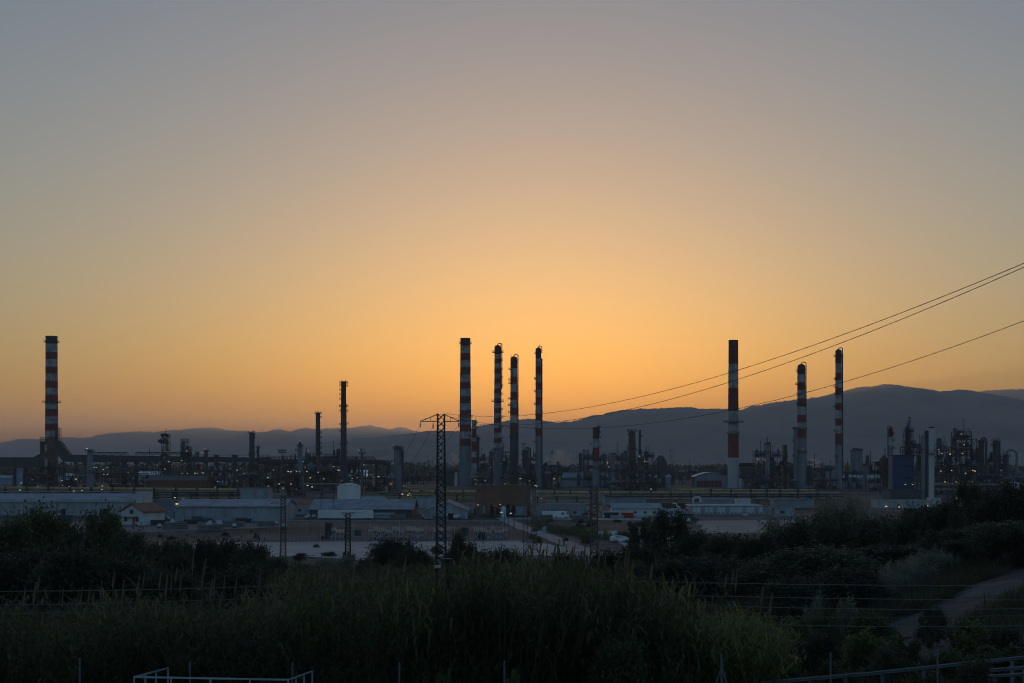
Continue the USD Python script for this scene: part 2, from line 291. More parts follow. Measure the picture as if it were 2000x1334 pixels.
# ------------------------------------------------------------------ stacks and columns of the refinery
def tower(name, label, cat, d, top, xl, xr, bl=None, br=None, bands=(), first='red', body='shaft_grey', plats=(), ladder=None, goose=None, dome=False, whip=None, cap=None, lamps=(), seams=0, riser=None, group=None, lampmat='lamp_warm'):
    """a stack or column: (xl, xr) edges at the top row, (bl, br) near the ground; bands = rows where the paint changes; plats = (row, reach in px, side or 0);
    ladder = -1 / 1 side with hooped landings; goose = (side, bottom row) of an overhead pipe"""
    bl, br = (xl if bl is None else bl), (xr if br is None else br)
    pxc = (bl + br) / 2; t = T(name, label, cat, pxc, d, group); k = t.k
    zt = t.z(top); rt, rb = (xr - xl) / 2 * k, (br - bl) / 2 * k
    R = lambda z: rb + (rt - rb) * z / zt
    zs = [t.z(b) for b in bands]
    lo = zs[-1] if zs else zt - (rt if dome else 0)
    segs = [(zs[i + 1], zs[i], ('band_red', 'band_white')[(i + (first == 'white')) % 2]) for i in range(len(zs) - 1)]
    for i_, (z0, z1, m) in enumerate(segs): t.part('red_band' if 'red' in m else 'white_band', MB().lathe([(R(z0), z0), (R(z1), z1)], 24), 'band_sooty' if i_ == 0 and 'red' in m else m, smooth=40)
    prof = [(R(0) * 1.06, 0), (R(0) * 1.06, .8), (R(0), .8)]
    if seams:
        for z in np.linspace(4, lo - 1, seams): prof += [(R(z), z - .12), (R(z) * 1.035, z - .1), (R(z) * 1.035, z + .1), (R(z), z + .12)]
    prof += [(R(lo), lo)]
    t.part('shaft', MB().lathe(prof, 24), body, smooth=40)
    crown = zs[0] if zs else lo
    topm = (('band_sooty' if 'red' in segs[0][2] else segs[0][2]) if segs else body)
    if dome:
        rr = R(crown); a = np.linspace(0, math.pi / 2, 7)
        t.part('domed_head', MB().lathe([(rr * math.cos(q) + 1e-3, crown + rr * .8 * math.sin(q)) for q in a], 24), topm, smooth=True)
    else:
        rr = R(crown); t.part('rim', MB().lathe([(rr, crown), (rr * 1.03, crown), (rr * 1.03, crown + .5), (rr * .86, crown + .5), (rr * .84, crown - 3), (0.01, crown - 3)], 24), cap or 'steel_dark', smooth=30)
    for py, reach, side in plats:
        z = t.z(py); r0 = R(min(max(z, 0), crown))
        a0, a1 = (0, 360) if side == 0 else ((-75, 60) if side > 0 else (120, 255))
        t.part('platform', MB().deck(r0, r0 + reach * k, z, a0, a1, rail=1.25, n=18), 'steel_dark')
    if ladder:
        b = MB(); th = math.radians(-35 if ladder > 0 else 215); c, s_ = math.cos(th), math.sin(th)
        for zz in np.arange(1, crown - 1, 6.0):
            z2 = min(zz + 6, crown + 1); 
            for o in (-.25, .25):
                A = np.array([c * (R(zz) + .35) - s_ * o, s_ * (R(zz) + .35) + c * o, zz]); B = np.array([c * (R(min(z2, crown)) + .35) - s_ * o, s_ * (R(min(z2, crown)) + .35) + c * o, z2]); b.bar(A, B, .07)
        for zz in np.arange(4, crown, 1.5):
            rr = R(zz) + .35; b.tube([(c * rr - s_ * .4, s_ * rr + c * .4, zz), (c * (rr + .8) - s_ * .4, s_ * (rr + .8) + c * .4, zz), (c * (rr + .8) + s_ * .4, s_ * (rr + .8) - c * .4, zz), (c * rr + s_ * .4, s_ * rr - c * .4, zz)], .035, 3, False)
        t.part('caged_ladder', b, 'steel_dark')
    if goose:
        side, rowb = goose[:2]; rp = goose[2] * k if len(goose) > 2 else .45; m = goose[3] if len(goose) > 3 else 'steel_dark'
        cx = R(crown) + rp * 1.6; up = crown + (R(crown) * .8 if dome else 0); h = up + rp * .6
        low = np.array([1, 1, .62 if rp < 1.2 * k * 1.3 else 1]); pts = [(0, 0, up - .6)] + [tuple((q - [0, 0, h]) * low + [0, 0, h]) for q in arc((side * cx / 2, 0, h), cx / 2, 180 if side > 0 else 0, 0 if side > 0 else 180, 11)] + [(side * cx, 0, h - 2), (side * cx, 0, max(.3, t.z(rowb)))]
        t.part('overhead_pipe', MB().tube(pts, rp, 10), m, smooth=50)
    if riser:
        side, r_top, r_bot, w = riser; t.part('riser_pipe', MB().tube([(side * (R(0) + w * k * .4), -.6 * w * k, t.z(r_bot)), (side * (R(0) * .4 + R(crown) * .6 + w * k * .4), -.6 * w * k, t.z(r_top))], w * k * .5, 12), 'shaft_dark', smooth=50)
    if whip:
        for w_ in whip: t.part('vent_pipe', MB().tube([t.p(w_[0], w_[2]), t.p(w_[0], w_[1])], w_[3] if len(w_) > 3 else .16, 6), 'steel_dark')
    t.lamps(lamps, -max(rb, rt) - 1.4, lampmat); return t
B = lambda a, *r: [a] + list(r)
st = 'red and white banded refinery stacks'
tower('chimney_stack', 'tall red and white banded stack at the far left, standing over the covered ducts', 'chimney', 1100, 658, 89.6, 112.4, 88, 113.6,
      [658, 672, 688, 702, 716.5, 730, 744, 758, 771.5, 785, 799, 813.5, 827.5, 841, 855, 868, 882, 896], body='shaft_pale', plats=[(668, 3, 0), (785.5, 5.5, 0)])
tower('chimney_stack', 'thick flat-topped banded stack directly right of the lattice pylon, tallest of the central group', 'chimney', 1080, 662, 900, 919.4, 896.6, 921.4,
      [662, 675.5, 690, 704, 718, 732, 746, 759.5, 774.5, 787.5, 801.5, 813.5, 829, 843, 857, 871], body='shaft_grey', plats=[(670.5, 2.5, 0), (814.5, 3.5, 0), (822, 2.5, 0)], ladder=-1)
tower('chimney_stack', 'banded stack with many side landings up its right flank, left of the dome-topped column', 'chimney', 1060, 679, 966, 979, 964, 980.5,
      [679, 692, 701, 710, 720, 730, 739.5, 749, 759, 768.5, 778, 787.5, 797.5, 807, 816.5, 826, 836, 845, 855.5, 865, 875.5], body='shaft_grey', seams=9,
      plats=[(688, 5, 0), (704, 3, 1), (721, 3, 1), (738, 3, 1), (754, 3.5, 1), (770, 3, 1), (784, 5, 0), (800, 3, 1), (815, 3.5, 1), (834, 3, 1), (856, 3, 1), (877, 2, 0)], dome=True, goose=(1, 760, .9), whip=[(968, 674, 690), (977.5, 671, 690)])
tower('distillation_column', 'dome-topped banded column with landings on its left, between the two thinner stacks', 'column', 1050, 701, 997.3, 1010.7, 995.5, 1012,
      [701, 719.5, 736, 750, 766, 781, 796, 811, 826.5, 842], body='shaft_dark', dome=True, goose=(1, 900, .9), plats=[(707, 2, 1), (721.5, 4, -1), (742, 4, -1), (749, 4, -1), (779, 4, -1), (792, 4, -1), (806, 4, -1), (836, 3.5, -1), (855, 2, -1)], whip=[(998, 691, 704)])
tower('distillation_column', 'slim banded column standing alone against the brightest sky, right of the central group', 'column', 1055, 683, 1047, 1058, 1045.5, 1057.5,
      [683, 700, 715.5, 731.5, 746.5, 761.5, 776, 791, 807.5, 821.5, 837.5, 851.5], body='shaft_grey', dome=True, goose=(1, 690, .8), riser=(1, 700, 940, 2.6), plats=[(690.5, 2.5, -1), (740, 3, -1), (765, 3, -1), (790, 3, -1), (838, 2.5, -1), (864, 3.5, -1), (890, 3.5, -1)], whip=[(1053, 673, 684)])
tower('chimney_stack', 'thick stack with broad red and white bands and a wide walkway, right of centre', 'chimney', 1000, 666, 1424, 1442.6, 1421, 1443.5,
      [666, 711, 757.5, 803, 847.5, 893.8], body='shaft_pale', plats=[(824.5, 9.5, 0), (847, 2, 0)])
tower('distillation_column', 'banded dome-topped column with a twin grey column at its left foot', 'column', 980, 717, 1558.5, 1574, 1556, 1574.5,
      [717, 731.5, 747, 761.5, 778, 794.5, 810, 825.5, 838, 855], body='shaft_grey', dome=True, goose=(1, 952, .9, 'shaft_dark'), plats=[(725, 2.5, -1), (751, 4, -1), (771, 2.5, -1), (790, 2, 0), (838, 3, 0), (883, 2, 0)], lamps=[(1566, 878)])
tower('fractionating_column', 'grey column clinging to the left side of the banded dome-topped column', 'column', 975, 836, 1549.5, 1556.5, body='shaft_grey', plats=[(838, 2, 0), (862, 2, -1), (891, 2, -1)])
tower('distillation_column', 'slim banded column with a pale foot, rightmost of the banded towers', 'column', 960, 687, 1632.5, 1645, 1631, 1644.5,
      [687, 710, 728, 742.5, 758, 771.5, 787.5, 801.5, 817, 831.5, 846.5, 869.5], body='shaft_grey', dome=True, goose=(1, 700, .9), riser=(1, 695, 930, 2.4), plats=[(696, 3, 0), (741, 3, -1), (756, 3, -1), (770, 3, -1), (795, 3, -1), (842, 3, -1), (892, 3, -1)], whip=[(1637, 681, 690)])
tower('flare_column', 'red and white column above the rusty lattice pylon, below the horizon ridge', 'column', 1000, 836, 1158, 1170, 1157, 1171, [836, 857, 874.5, 900], body='shaft_grey',
      goose=(1, 850, .7), plats=[(834, 2.5, 1), (845, 3.5, 1), (855, 3.5, 1), (873, 4, 1), (900, 1.5, 0), (915, 1.5, 0)], ladder=1, lamps=[(1160, 952), (1164, 968)])
tower('distillation_column', 'dark rust-coloured column with two thin pipes beside it', 'column', 1010, 841, 1228, 1241, 1226, 1243, body='shaft_rust', dome=True, plats=[(842, 3, 0), (878, 2.5, 0), (907, 3, 0), (936, 3, 0)], goose=(-1, 850, .6), lamps=[(1248, 891), (1246, 917)])
tower('fractionating_column', 'pair partner of the rust-coloured column, thin dark pipe column on its right', 'column', 1012, 841, 1247.5, 1252, body='shaft_dark', plats=[(853, 3, 1), (882, 2, 0)])
tower('fractionating_column', 'plain grey column between the two open pipe frames, right of the flare column', 'column', 1005, 887, 1191.5, 1201, body='shaft_grey', dome=True, goose=(1, 900, 1.0, 'steel_dark'), plats=[(888, 2, 0), (920, 1.5, 0)])
tower('fractionating_column', 'short pale chimney behind the silos, left of the flare column', 'column', 1100, 867, 1152, 1157.5, body='shaft_pale')
# left of centre
tower('distillation_column', 'tallest bare dark column left of centre, necked in above half height', 'column', 990, 790, 666, 677, 665, 677.5, body='shaft_dark', plats=[(794, 3.5, 0), (803, 2.5, 0), (828, 3, 1), (830, 2.5, -1), (843, 3, -1), (866, 2.5, 1), (868, 3, -1), (884, 3, -1), (885, 3, 1)], whip=[(671, 745, 795, 1.75), (668, 741, 752), (675.5, 740, 752)], ladder=1, lamps=[(665, 918), (669, 938)])
t = T('walkway_ring', 'ring landings round the narrow neck of the tallest bare column', 'walkway', 671, 990)
for py in (748, 754, 762, 771, 780): t.part('platform', MB().deck(1.8, 3.1, t.z(py), *((0, 360) if py < 757 else (95, 250)), rail=1.2), 'steel_dark')
tower('distillation_column', 'dark slim column with seven landings on its right, left of the tallest bare column', 'column', 1000, 807, 617, 625.5, 616, 626, body='shaft_dark', plats=[(808, 2.5, 0)] + [(q, 3, 1) for q in (816, 846, 855, 866, 876, 885)], whip=[(621, 802, 810)])
tower('distillation_column', 'dark thick column with a curled vent on top, left of the floodlight mast', 'column', 980, 843, 487, 497, 486, 498, body='shaft_dark', dome=True, goose=(1, 858, .5), plats=[(846, 2.5, -1), (888, 2, 0), (912, 2, 0)], lamps=[(495, 941), (499, 927), (490, 952)])
tower('fractionating_column', 'short companion of the dark thick column, joined to its right side', 'column', 985, 873, 501.5, 506.5, body='shaft_dark', plats=[(874, 2.5, 0), (884, 2, -1), (900, 2, 0)])
tower('distillation_column', 'grey tapering column with a small cap and one landing, near the pipe frame', 'column', 940, 869, 582, 591, 580.5, 592, body='shaft_grey', plats=[(872, 2, 0), (880, 5, -1)], whip=[(586, 863, 872, .8)], lamps=[(588, 862)])
tower('twin_column', 'grey multi-pipe column with a wide round head platform, right of the flare post', 'column', 880, 874, 773, 785, 771, 786, body='shaft_grey', plats=[(876, 5, 0), (890, 3, 1), (904, 3, 1)], goose=(-1, 950, 1.2, 'shaft_grey'), riser=(1, 878, 955, 4), lamps=[(769, 868), (789, 949), (772, 965), (775, 975)])
tower('flare_column', 'thin dark post with a lit head platform in front of the white tank dome', 'column', 860, 886, 705, 709, 703.5, 710.5, body='steel_grey', plats=[(886, 4.5, 0), (880, 3.5, 0), (917, 2, 0)], lamps=[(702, 879), (711, 879), (703, 893), (711, 908), (718, 927)], lampmat='lamp_white')
for a in [('low dark column crossing the duct, left of the lamp-hung one', 419, 427, 890, 1000), ('dark column with one landing between the two storage tanks', 454, 463, 890, 1000), ('stout dark column under the broken end of the duct truss', 262.5, 270.5, 903, 1000), ('squat column beneath the duct at the curved flue pipe', 238, 248, 900, 1010)]:
    tower('fractionating_column', a[0], 'column', a[4], a[3], a[1], a[2], body='shaft_dark', plats=[(a[3] + 2, 1.5, 0), (a[3] + 18, 1.5, 0)])
tower('fractionating_column', 'lamp-hung slim column right of the second lattice tower', 'column', 960, 881, 399, 406, body='shaft_dark', plats=[(882, 2, 0), (893, 2, -1), (904, 2, 0)], lamps=[(396, 884), (401.5, 877), (396, 898), (394, 914), (399, 924)], lampmat='lamp_white')
tower('fractionating_column', 'pale flared post with crown lamps crossing the duct left of its railing', 'column', 970, 880, 171, 180, 169, 183, body='shaft_grey', plats=[(881, 5, 0), (923, 1.5, 0)], lamps=[(173, 876)], lampmat='lamp_white')
tower('banded_column', 'slim banded column half hidden behind the thick central stack', 'column', 1070, 822, 922, 931, 920.5, 931.5, [822, 838, 855, 862, 882, 893, 905, 930], first='white', body='shaft_rust', plats=[(826, 3, 1), (836, 2.5, 1), (853, 4, 0), (888, 2, 1)], whip=[(929.5, 814, 824)])
tower('fractionating_column', 'dark column with a curled pipe right behind the slim banded column', 'column', 1075, 855, 930.5, 936.5, body='shaft_dark', goose=(-1, 866, .5), plats=[(858, 1.5, 0)])
tower('fractionating_column', 'silver clad chimney over the furnace between the dome-topped columns', 'column', 1060, 867, 1019.5, 1026.5, body='silver_clad')
tower('furnace_vessel', 'dark furnace drum with a curled pipe, right under the silver chimney', 'vessel', 1050, 880, 1020, 1033, body='shaft_dark', goose=(1, 945, 1.6, 'steel_dark'), plats=[(889, 2, -1), (900, 2, -1)])
tower('fractionating_column', 'two-legged exchanger column at the left foot of the many-landings stack', 'column', 1045, 880, 955, 963, body='shaft_dark', dome=True, goose=(1, 900, .9, 'steel_dark'), plats=[(897, 3, -1), (912, 3, -1)], lamps=[(960, 894), (958, 913)])
# right
tower('distillation_column', 'column with a red upper band and many landings, left of the blue building', 'column', 800, 838, 1735, 1743.5, 1734, 1745, [838, 853, 870], body='shaft_grey', dome=True, goose=(-1, 950, .8), whip=[(1742, 832, 842)], plats=[(848, 3, 1), (861, 3.5, 1), (876, 3.5, 1), (900, 3, 0), (917, 2, 0)])
tower('chimney_stack', 'white smooth stack with a ring walkway and slightly bent top, beside the blue building', 'chimney', 640, 836, 1815, 1825, 1814, 1824.5, body='shaft_pale', plats=[(886, 7, 0)])
tower('fractionating_column', 'pale column tucked left of the white bent-top stack', 'column', 700, 848, 1799.5, 1806.5, body='shaft_grey', plats=[(880, 2, -1)], dome=True)
tower('fractionating_column', 'dark column between the pale column and the white bent-top stack', 'column', 720, 843, 1806.5, 1814, body='shaft_dark', goose=(1, 860, .5), plats=[(848, 1, 0), (856, 2, 0)])
tower('distillation_column', 'column with a thick hooked overhead pipe, left of the pair near the right edge', 'column', 820, 862, 1911, 1922, body='shaft_dark', goose=(1, 930, 2.6, 'steel_grey'), plats=[(864, 2.5, 0), (875, 4, -1), (902, 2, 0)])
tower('distillation_column', 'dark thick column with a finned head, second of the pair near the right edge', 'column', 830, 858, 1939, 1951, body='shaft_dark', dome=True, plats=[(861, 2, 0), (870, 4, -1)], lamps=[(1952, 919), (1953, 942), (1929, 921)], riser=(1, 862, 940, 3))
tower('reactor_column', 'stepped reactor with a large hoop-shaped pipe at the right edge', 'column', 800, 890, 1959, 1970, body='shaft_dark', goose=None, plats=[(891, 4, 0), (900, 4, -1), (910, 3, -1)])
t = T('hoop_pipe', 'large grey hoop-shaped pipe over the stepped reactor at the right edge', 'pipe', 1965, 800)
t.part('pipe', MB().tube([t.p(1965, 900), t.p(1965, 889)] + [tuple(q) for q in arc(t.p(1975.5, 889), 10.5 * t.k, 180, 0, 15)] + [t.p(1986, 925)], 2.7 * t.k, 14), 'shaft_grey', smooth=50)
t.part('knockout_drum', MB().lathe([(0.1, 0), (4.2 * t.k, 0), (4.2 * t.k, t.z(922)), (2.6 * t.k, t.z(918))], 18, (t.x(1988), 0)), 'shaft_grey', smooth=40)
tower('fractionating_column', 'grey column with a spiky top before the pale sheds, right of the silo block', 'column', 930, 908, 1685.5, 1694, body='shaft_grey', plats=[(909, 1.5, 0)], whip=[(1692.5, 899, 910, .2)])
tower('fractionating_column', 'short grey column at the left foot of the rightmost banded tower', 'column', 955, 918, 1624, 1631, body='shaft_grey', dome=True)
tower('fractionating_column', 'dark short column with a rail at the right foot of the twin columns', 'column', 985, 908, 1575.5, 1587, body='shaft_dark', dome=True, plats=[(904, 1, 0)])
tower('flare_column', 'thin vent mast with a wisp of steam above the dark round plant', 'mast', 1010, 872, 1261.3, 1262.5, 1260.8, 1263, body='steel_dark')
# silos
for i, (a, c, y, m, lab) in enumerate([(1130.5, 1137.5, 884, 'shaft_dark', 'leftmost dark silo of three behind the long shed'), (1138, 1144, 876, 'shaft_grey', 'middle grey silo of three behind the long shed'), (1145.5, 1151, 877, 'shaft_grey', 'right narrow silo of three behind the long shed')]):
    tower('silo', lab, 'silo', 1060 + 4 * i, y, a, c, body=m, dome=True, group='silos behind the long shed')
for i, (a, c, y) in enumerate([(1661, 1668, 880), (1666, 1676, 877), (1675, 1684.5, 878)]):
    tower('silo', ['short leftmost', 'middle', 'right'][i] + ' drum of the grey silo block right of the rightmost banded tower', 'silo', 1010 + 5 * i, y, a, c, body='shaft_grey', dome=i == 0, group='grey silo block', plats=[(y + 2, .8, 0)])
# ------------------------------------------------------------------ ducts, frames and process units
def frame(name, label, d, xl, xr, top, rows, depth=8., bays=2, group=None, lamps=(), cat='structure frame', w=.32, brace=True, m='steel_dark', fill=0, seed=0, lampmat='lamp_warm', rail=True, base=None):
    "an open steel frame: posts, a deck with railing at each row, diagonal braces, and things standing on the decks"
    t = T(name, label, cat, (xl + xr) / 2, d, group); rs = random.Random(seed * 77 + int(xl)); hw = (xr - xl) / 2 * t.k; zt = t.z(top); xs = np.linspace(-hw, hw, bays + 1)
    for y in (-depth / 2, depth / 2):
        for x in xs: t.part('post', MB().box(x - w / 2, x + w / 2, y - w / 2, y + w / 2, 0, zt), m)
    zs = [t.z(r) for r in rows]
    for z in zs:
        b = MB().box(-hw - w, hw + w, -depth / 2 - w, depth / 2 + w, z - .35, z - .02)
        t.part('deck', b, m)
        if rail:
            b = MB()
            for y in (-depth / 2 - w, depth / 2 + w):
                for h in (.55, 1.1): b.bar((-hw - w, y, z + h), (hw + w, y, z + h), .07)
                for x in np.linspace(-hw - w, hw + w, max(3, int(2 * hw / 1.8))): b.bar((x, y, z), (x, y, z + 1.1), .07)
            for x in (-hw - w, hw + w):
                for h in (.55, 1.1): b.bar((x, -depth / 2 - w, z + h), (x, depth / 2 + w, z + h), .07)
            t.part('railing', b, m)
    for y in (-depth / 2, depth / 2): t.part('top_beam', MB().box(-hw + w / 2 + .01, hw - w / 2 - .01, y - w * .4, y + w * .4, zt - .4, zt - .02), m)
    if brace:
        lv = sorted(set([0] + zs + [zt]))
        for i, (z0, z1) in enumerate(zip(lv[:-1], lv[1:])):
            if z1 - z0 < 1.5: continue
            b = MB()
            for j, (x0, x1) in enumerate(zip(xs[:-1], xs[1:])):
                if (i + j) % 2 == 0 or bays == 1:
                    b.bar((x0, -depth / 2, z0), (x1, -depth / 2, z1), w * .55)
                    if bays == 1: b.bar((x1, -depth / 2, z0), (x0, -depth / 2, z1), w * .55)
            if b.n: t.part('brace', b, m)
    if fill: clutter(t, -hw, hw, [0] + zs, depth, int(fill * 1.7), rs)
    t.lamps(lamps, -depth / 2 - .8, lampmat); return t
def clutter(t, x0, x1, zs, depth, n, rs, mats=('shaft_dark', 'shaft_grey', 'steel_grey', 'pipe_grey', 'steel_dark')):
    "vessels, drums, exchangers and pipe runs standing on the levels zs"
    for i in range(n):
        z = rs.choice(zs); x = rs.uniform(x0, x1); y = rs.uniform(-depth * .4, depth * .3); q = rs.random(); m = rs.choice(mats)
        if rs.random() < .2:
            h = rs.uniform(5, 13); r = rs.uniform(.12, .3); t.part('vent_pipe', MB().tube([(x, y, z), (x, y, z + h)], r, 6).lathe([(r * 1.02, z + h - .5), (r * 1.7, z + h - .4), (r * 1.7, z + h), (.01, z + h)], 8, (x, y)), 'steel_dark'); continue
        if q < .3:
            r = rs.uniform(.7, 1.5); h = rs.uniform(3, 6.5)
            t.part('vessel', MB().lathe([(.01, z + h + r * .6), (r * .6, z + h + r * .45), (r, z + h), (r, z + .5), (r * .5, z + .2), (r * .5, z)], 12, (x, y)), m, smooth=40)
        elif q < .55:
            r = rs.uniform(.6, 1.2); l = rs.uniform(3, 6); zc = z + r + .6
            b = MB().tube([(x - l / 2 - r * .5, y, zc), (x - l / 2, y, zc), (x + l / 2, y, zc), (x + l / 2 + r * .5, y, zc)], [r * .45, r, r, r * .45], 12)
            for s_ in (-.3, .3): b.box(x + l * s_ - .2, x + l * s_ + .2, y - r * .7, y + r * .7, z, zc - r * .7)
            t.part('drum', b, m, smooth=40)
        elif q < .85:
            x2 = min(max(x + rs.uniform(-9, 9), x0), x1); h = rs.uniform(1.5, 5); r = rs.uniform(.14, .32)
            t.part('pipe_run', MB().tube([(x, y, z), (x, y, z + h - .3), (x + .3 * np.sign(x2 - x), y, z + h), (x2, y, z + h), (x2, y - .01, z + h - .3), (x2, y, max(z - 1, 0))], r, 6), rs.choice(('pipe_grey', 'galvanised', 'steel_grey', 'pipe_yellow')))
        else:
            w_, h = rs.uniform(1.5, 3.5), rs.uniform(1.2, 2.8)
            t.part('housing', MB().box(x - w_ / 2, x + w_ / 2, y - 1, y + 1, z, z + h).box(x - w_ / 4, x + w_ / 4, y - .6, y + .6, z + h, z + h + .5), m)
def unit(label, d, xl, xr, top, depth, n, seed, lamps=(), levels=1, group=None, name='process_unit', lampmat='lamp_warm', m='steel_dark'):
    bays = max(2, int((xr - xl) * d / F / 7)); base = HY + EYE * F / d
    rows = [base - (base - top) * (i + 1) / levels * .86 for i in range(levels)]
    return frame(name, label, d, xl, xr, top, rows, depth, bays, group, lamps, 'process unit', .3, True, m, n, seed, lampmat)

# covered flue ducts at the far left
t = T('flue_duct', 'long dark covered duct entering the far left stack from the left edge', 'duct', 40, 1060)
for a, c in ((-30, 0), (0, 28), (28, 45.5), (45.5, 66)): t.part('duct_section', MB().box(t.x(a) + .12, t.x(c) - .12, -3, 3, t.z(912), t.z(893)), 'duct_green')
t.part('rising_section', MB().prism([(t.x(66), t.z(912)), (t.x(86), t.z(912)), (t.x(86), t.z(884)), (t.x(79), t.z(887)), (t.x(66), t.z(893.5))], -3, 3), 'duct_green')
for a in (29, 49): t.part('support', MB().prism([(t.x(a - 3), 0), (t.x(a + 3), 0), (t.x(a + 2), t.z(913)), (t.x(a - 1), t.z(913))], -2.2, 2.2), 'steel_dark')
t.part('support_wall', MB().box(t.x(33), t.x(48), -1, 1, 0, t.z(914)), 'paint_light_blue')
t = T('stair_tower', 'dark lift and stair tower attached in front of the far left banded stack', 'tower', 102, 1085)
t.part('tower_body', MB().box(t.x(95), t.x(112), -3, 2.5, 0, t.z(853)), 'shaft_rust'); t.part('side_shaft', MB().box(t.x(109.5), t.x(113), -2.5, 2, t.z(862), t.z(838)), 'steel_dark')
t.part('side_shaft', MB().box(t.x(80), t.x(86), -2, 2, 0, t.z(862)), 'steel_dark')
for (a, c, p0, p1) in ((80, 87, 855, 863), (111, 117.5, 836.5, 862)):
    b = MB()
    for px in (a, c):
        for y in (-2, 2): b.bar((t.x(px), y, t.z(p1 + 5)), (t.x(px), y, t.z(p0)), .3)
    for y in (-2, 2): b.bar((t.x(a), y, t.z(p0)), (t.x(c), y, t.z(p0)), .3); b.bar((t.x(a), y, t.z((p0 + p1) / 2)), (t.x(c), y, t.z((p0 + p1) / 2)), .2)
    t.part('cage', b, 'steel_dark')
t.lamps([(106, 902), (81, 927), (98, 938), (94, 938), (111, 937), (128, 937)], -5)
t = T('flue_duct', 'long dark covered duct with a truss walkway, running right from the far left stack', 'duct', 330, 1050)
t.part('sloping_section', MB().prism([(t.x(111), t.z(862)), (t.x(118), t.z(861)), (t.x(122), t.z(865)), (t.x(139), t.z(888)), (t.x(139), t.z(902)), (t.x(126), t.z(902)), (t.x(113), t.z(886))], -3, 3), 'duct_green')
xs = [139, 168, 200, 232, 263, 300, 340, 378, 415, 452, 490, 530]
for a, c in zip(xs[:-1], xs[1:]):
    f0, f1 = (a - 139) / 391, (c - 139) / 391
    t.part('duct_section', MB().prism([(t.x(a) + .1, t.z(903)), (t.x(c) - .1, t.z(903)), (t.x(c) - .1, t.z(888 + 6 * f1)), (t.x(a) + .1, t.z(888 + 6 * f0))], -2.6, 2.6), 'duct_green')
for a, c in ((172, 247), (266, 365)):
    b = MB()
    for y in (-2.4, 2.4):
        b.bar((t.x(a), y, t.z(883.5)), (t.x(c), y, t.z(883.5)), .4)
        for px in np.arange(a, c + 1, 8): b.bar((t.x(px), y, t.z(889)), (t.x(px), y, t.z(883.5)), .22)
        for i, px in enumerate(np.arange(a, c - 8, 16)): b.bar((t.x(px), y, t.z(889)), (t.x(px + 8), y, t.z(883.5)), .2); b.bar((t.x(px + 16), y, t.z(889)), (t.x(px + 8), y, t.z(883.5)), .2)
    t.part('truss_walkway', b, 'steel_dark')
b = MB()
for px in np.arange(372, 530, 6): b.bar((t.x(px), -2.5, t.z(892)), (t.x(px), -2.5, t.z(887)), .14)
b.bar((t.x(372), -2.5, t.z(888)), (t.x(530), -2.5, t.z(890)), .14); t.part('railing', b, 'steel_dark')
for a, w_ in ((124, 3), (148, 3), (166, 4), (497, 4)):
    b = MB()
    for y in (-2, 2):
        b.bar((t.x(a - w_), y, 0), (t.x(a - w_ * .6), y, t.z(903)), .4); b.bar((t.x(a + w_), y, 0), (t.x(a + w_ * .6), y, t.z(903)), .4)
        for z in np.arange(2, t.z(905), 4.5): b.bar((t.x(a - w_ * .9), y, z), (t.x(a + w_ * .8), y, z + 4), .18); b.bar((t.x(a + w_ * .9), y, z), (t.x(a - w_ * .8), y, z + 4), .18)
    t.part('support_trestle', b, 'steel_dark')
t.lamps([(188, 913), (192, 913), (196, 913), (213, 912.5), (216, 912.5), (352, 900), (367, 900.5)], -5, 'lamp_white')
t = T('pipe_bridge', 'dark pipe bridge with an open truss, bending down near the round-headed column', 'bridge', 640, 1050)
t.part('pipe', MB().tube([t.p(505, 901), t.p(620, 901), t.p(735, 902), t.p(754, 903.5), t.p(758.5, 905.5), t.p(759.5, 910), t.p(759.5, 936)], 1.75, 12), 'duct_green', smooth=50)
t.part('deck', MB().box(t.x(505), t.x(735), -2.2, 2.2, t.z(906.5), t.z(904.5)), 'steel_dark')
b = MB()
for y in (-2, 2):
    b.bar((t.x(505), y, t.z(892.5)), (t.x(728), y, t.z(892.5)), .4); b.bar((t.x(728), y, t.z(892.5)), (t.x(738), y, t.z(901)), .4)
    for i, px in enumerate(np.arange(505, 729, 8)):
        b.bar((t.x(px), y, t.z(901)), (t.x(px), y, t.z(892.5)), .2)
        if px > 620: b.bar((t.x(px), y, t.z(901 if i % 2 else 892.5)), (t.x(px + 8), y, t.z(892.5 if i % 2 else 901)), .22)
t.part('truss', b, 'steel_dark')
for px, w_ in ((545, 2), (569, 5), (735.5, 2.6), (700, 1.5), (652, 3)): t.part('support', MB().box(t.x(px - w_), t.x(px + w_), -1.5, 1.5, 0, t.z(905)), 'steel_dark')
t = T('flue_pipe', 'dark curved flue pipe rising in front of the open ground under the long duct', 'pipe', 218, 1000)
t.part('pipe', MB().tube([t.p(215, 940), t.p(215, 912), t.p(216, 909), t.p(219, 907), t.p(233, 906)], 1.2, 10), 'steel_dark', smooth=50); t.lamps([(214, 935), (202, 949), (206, 949), (213, 949)], -3)

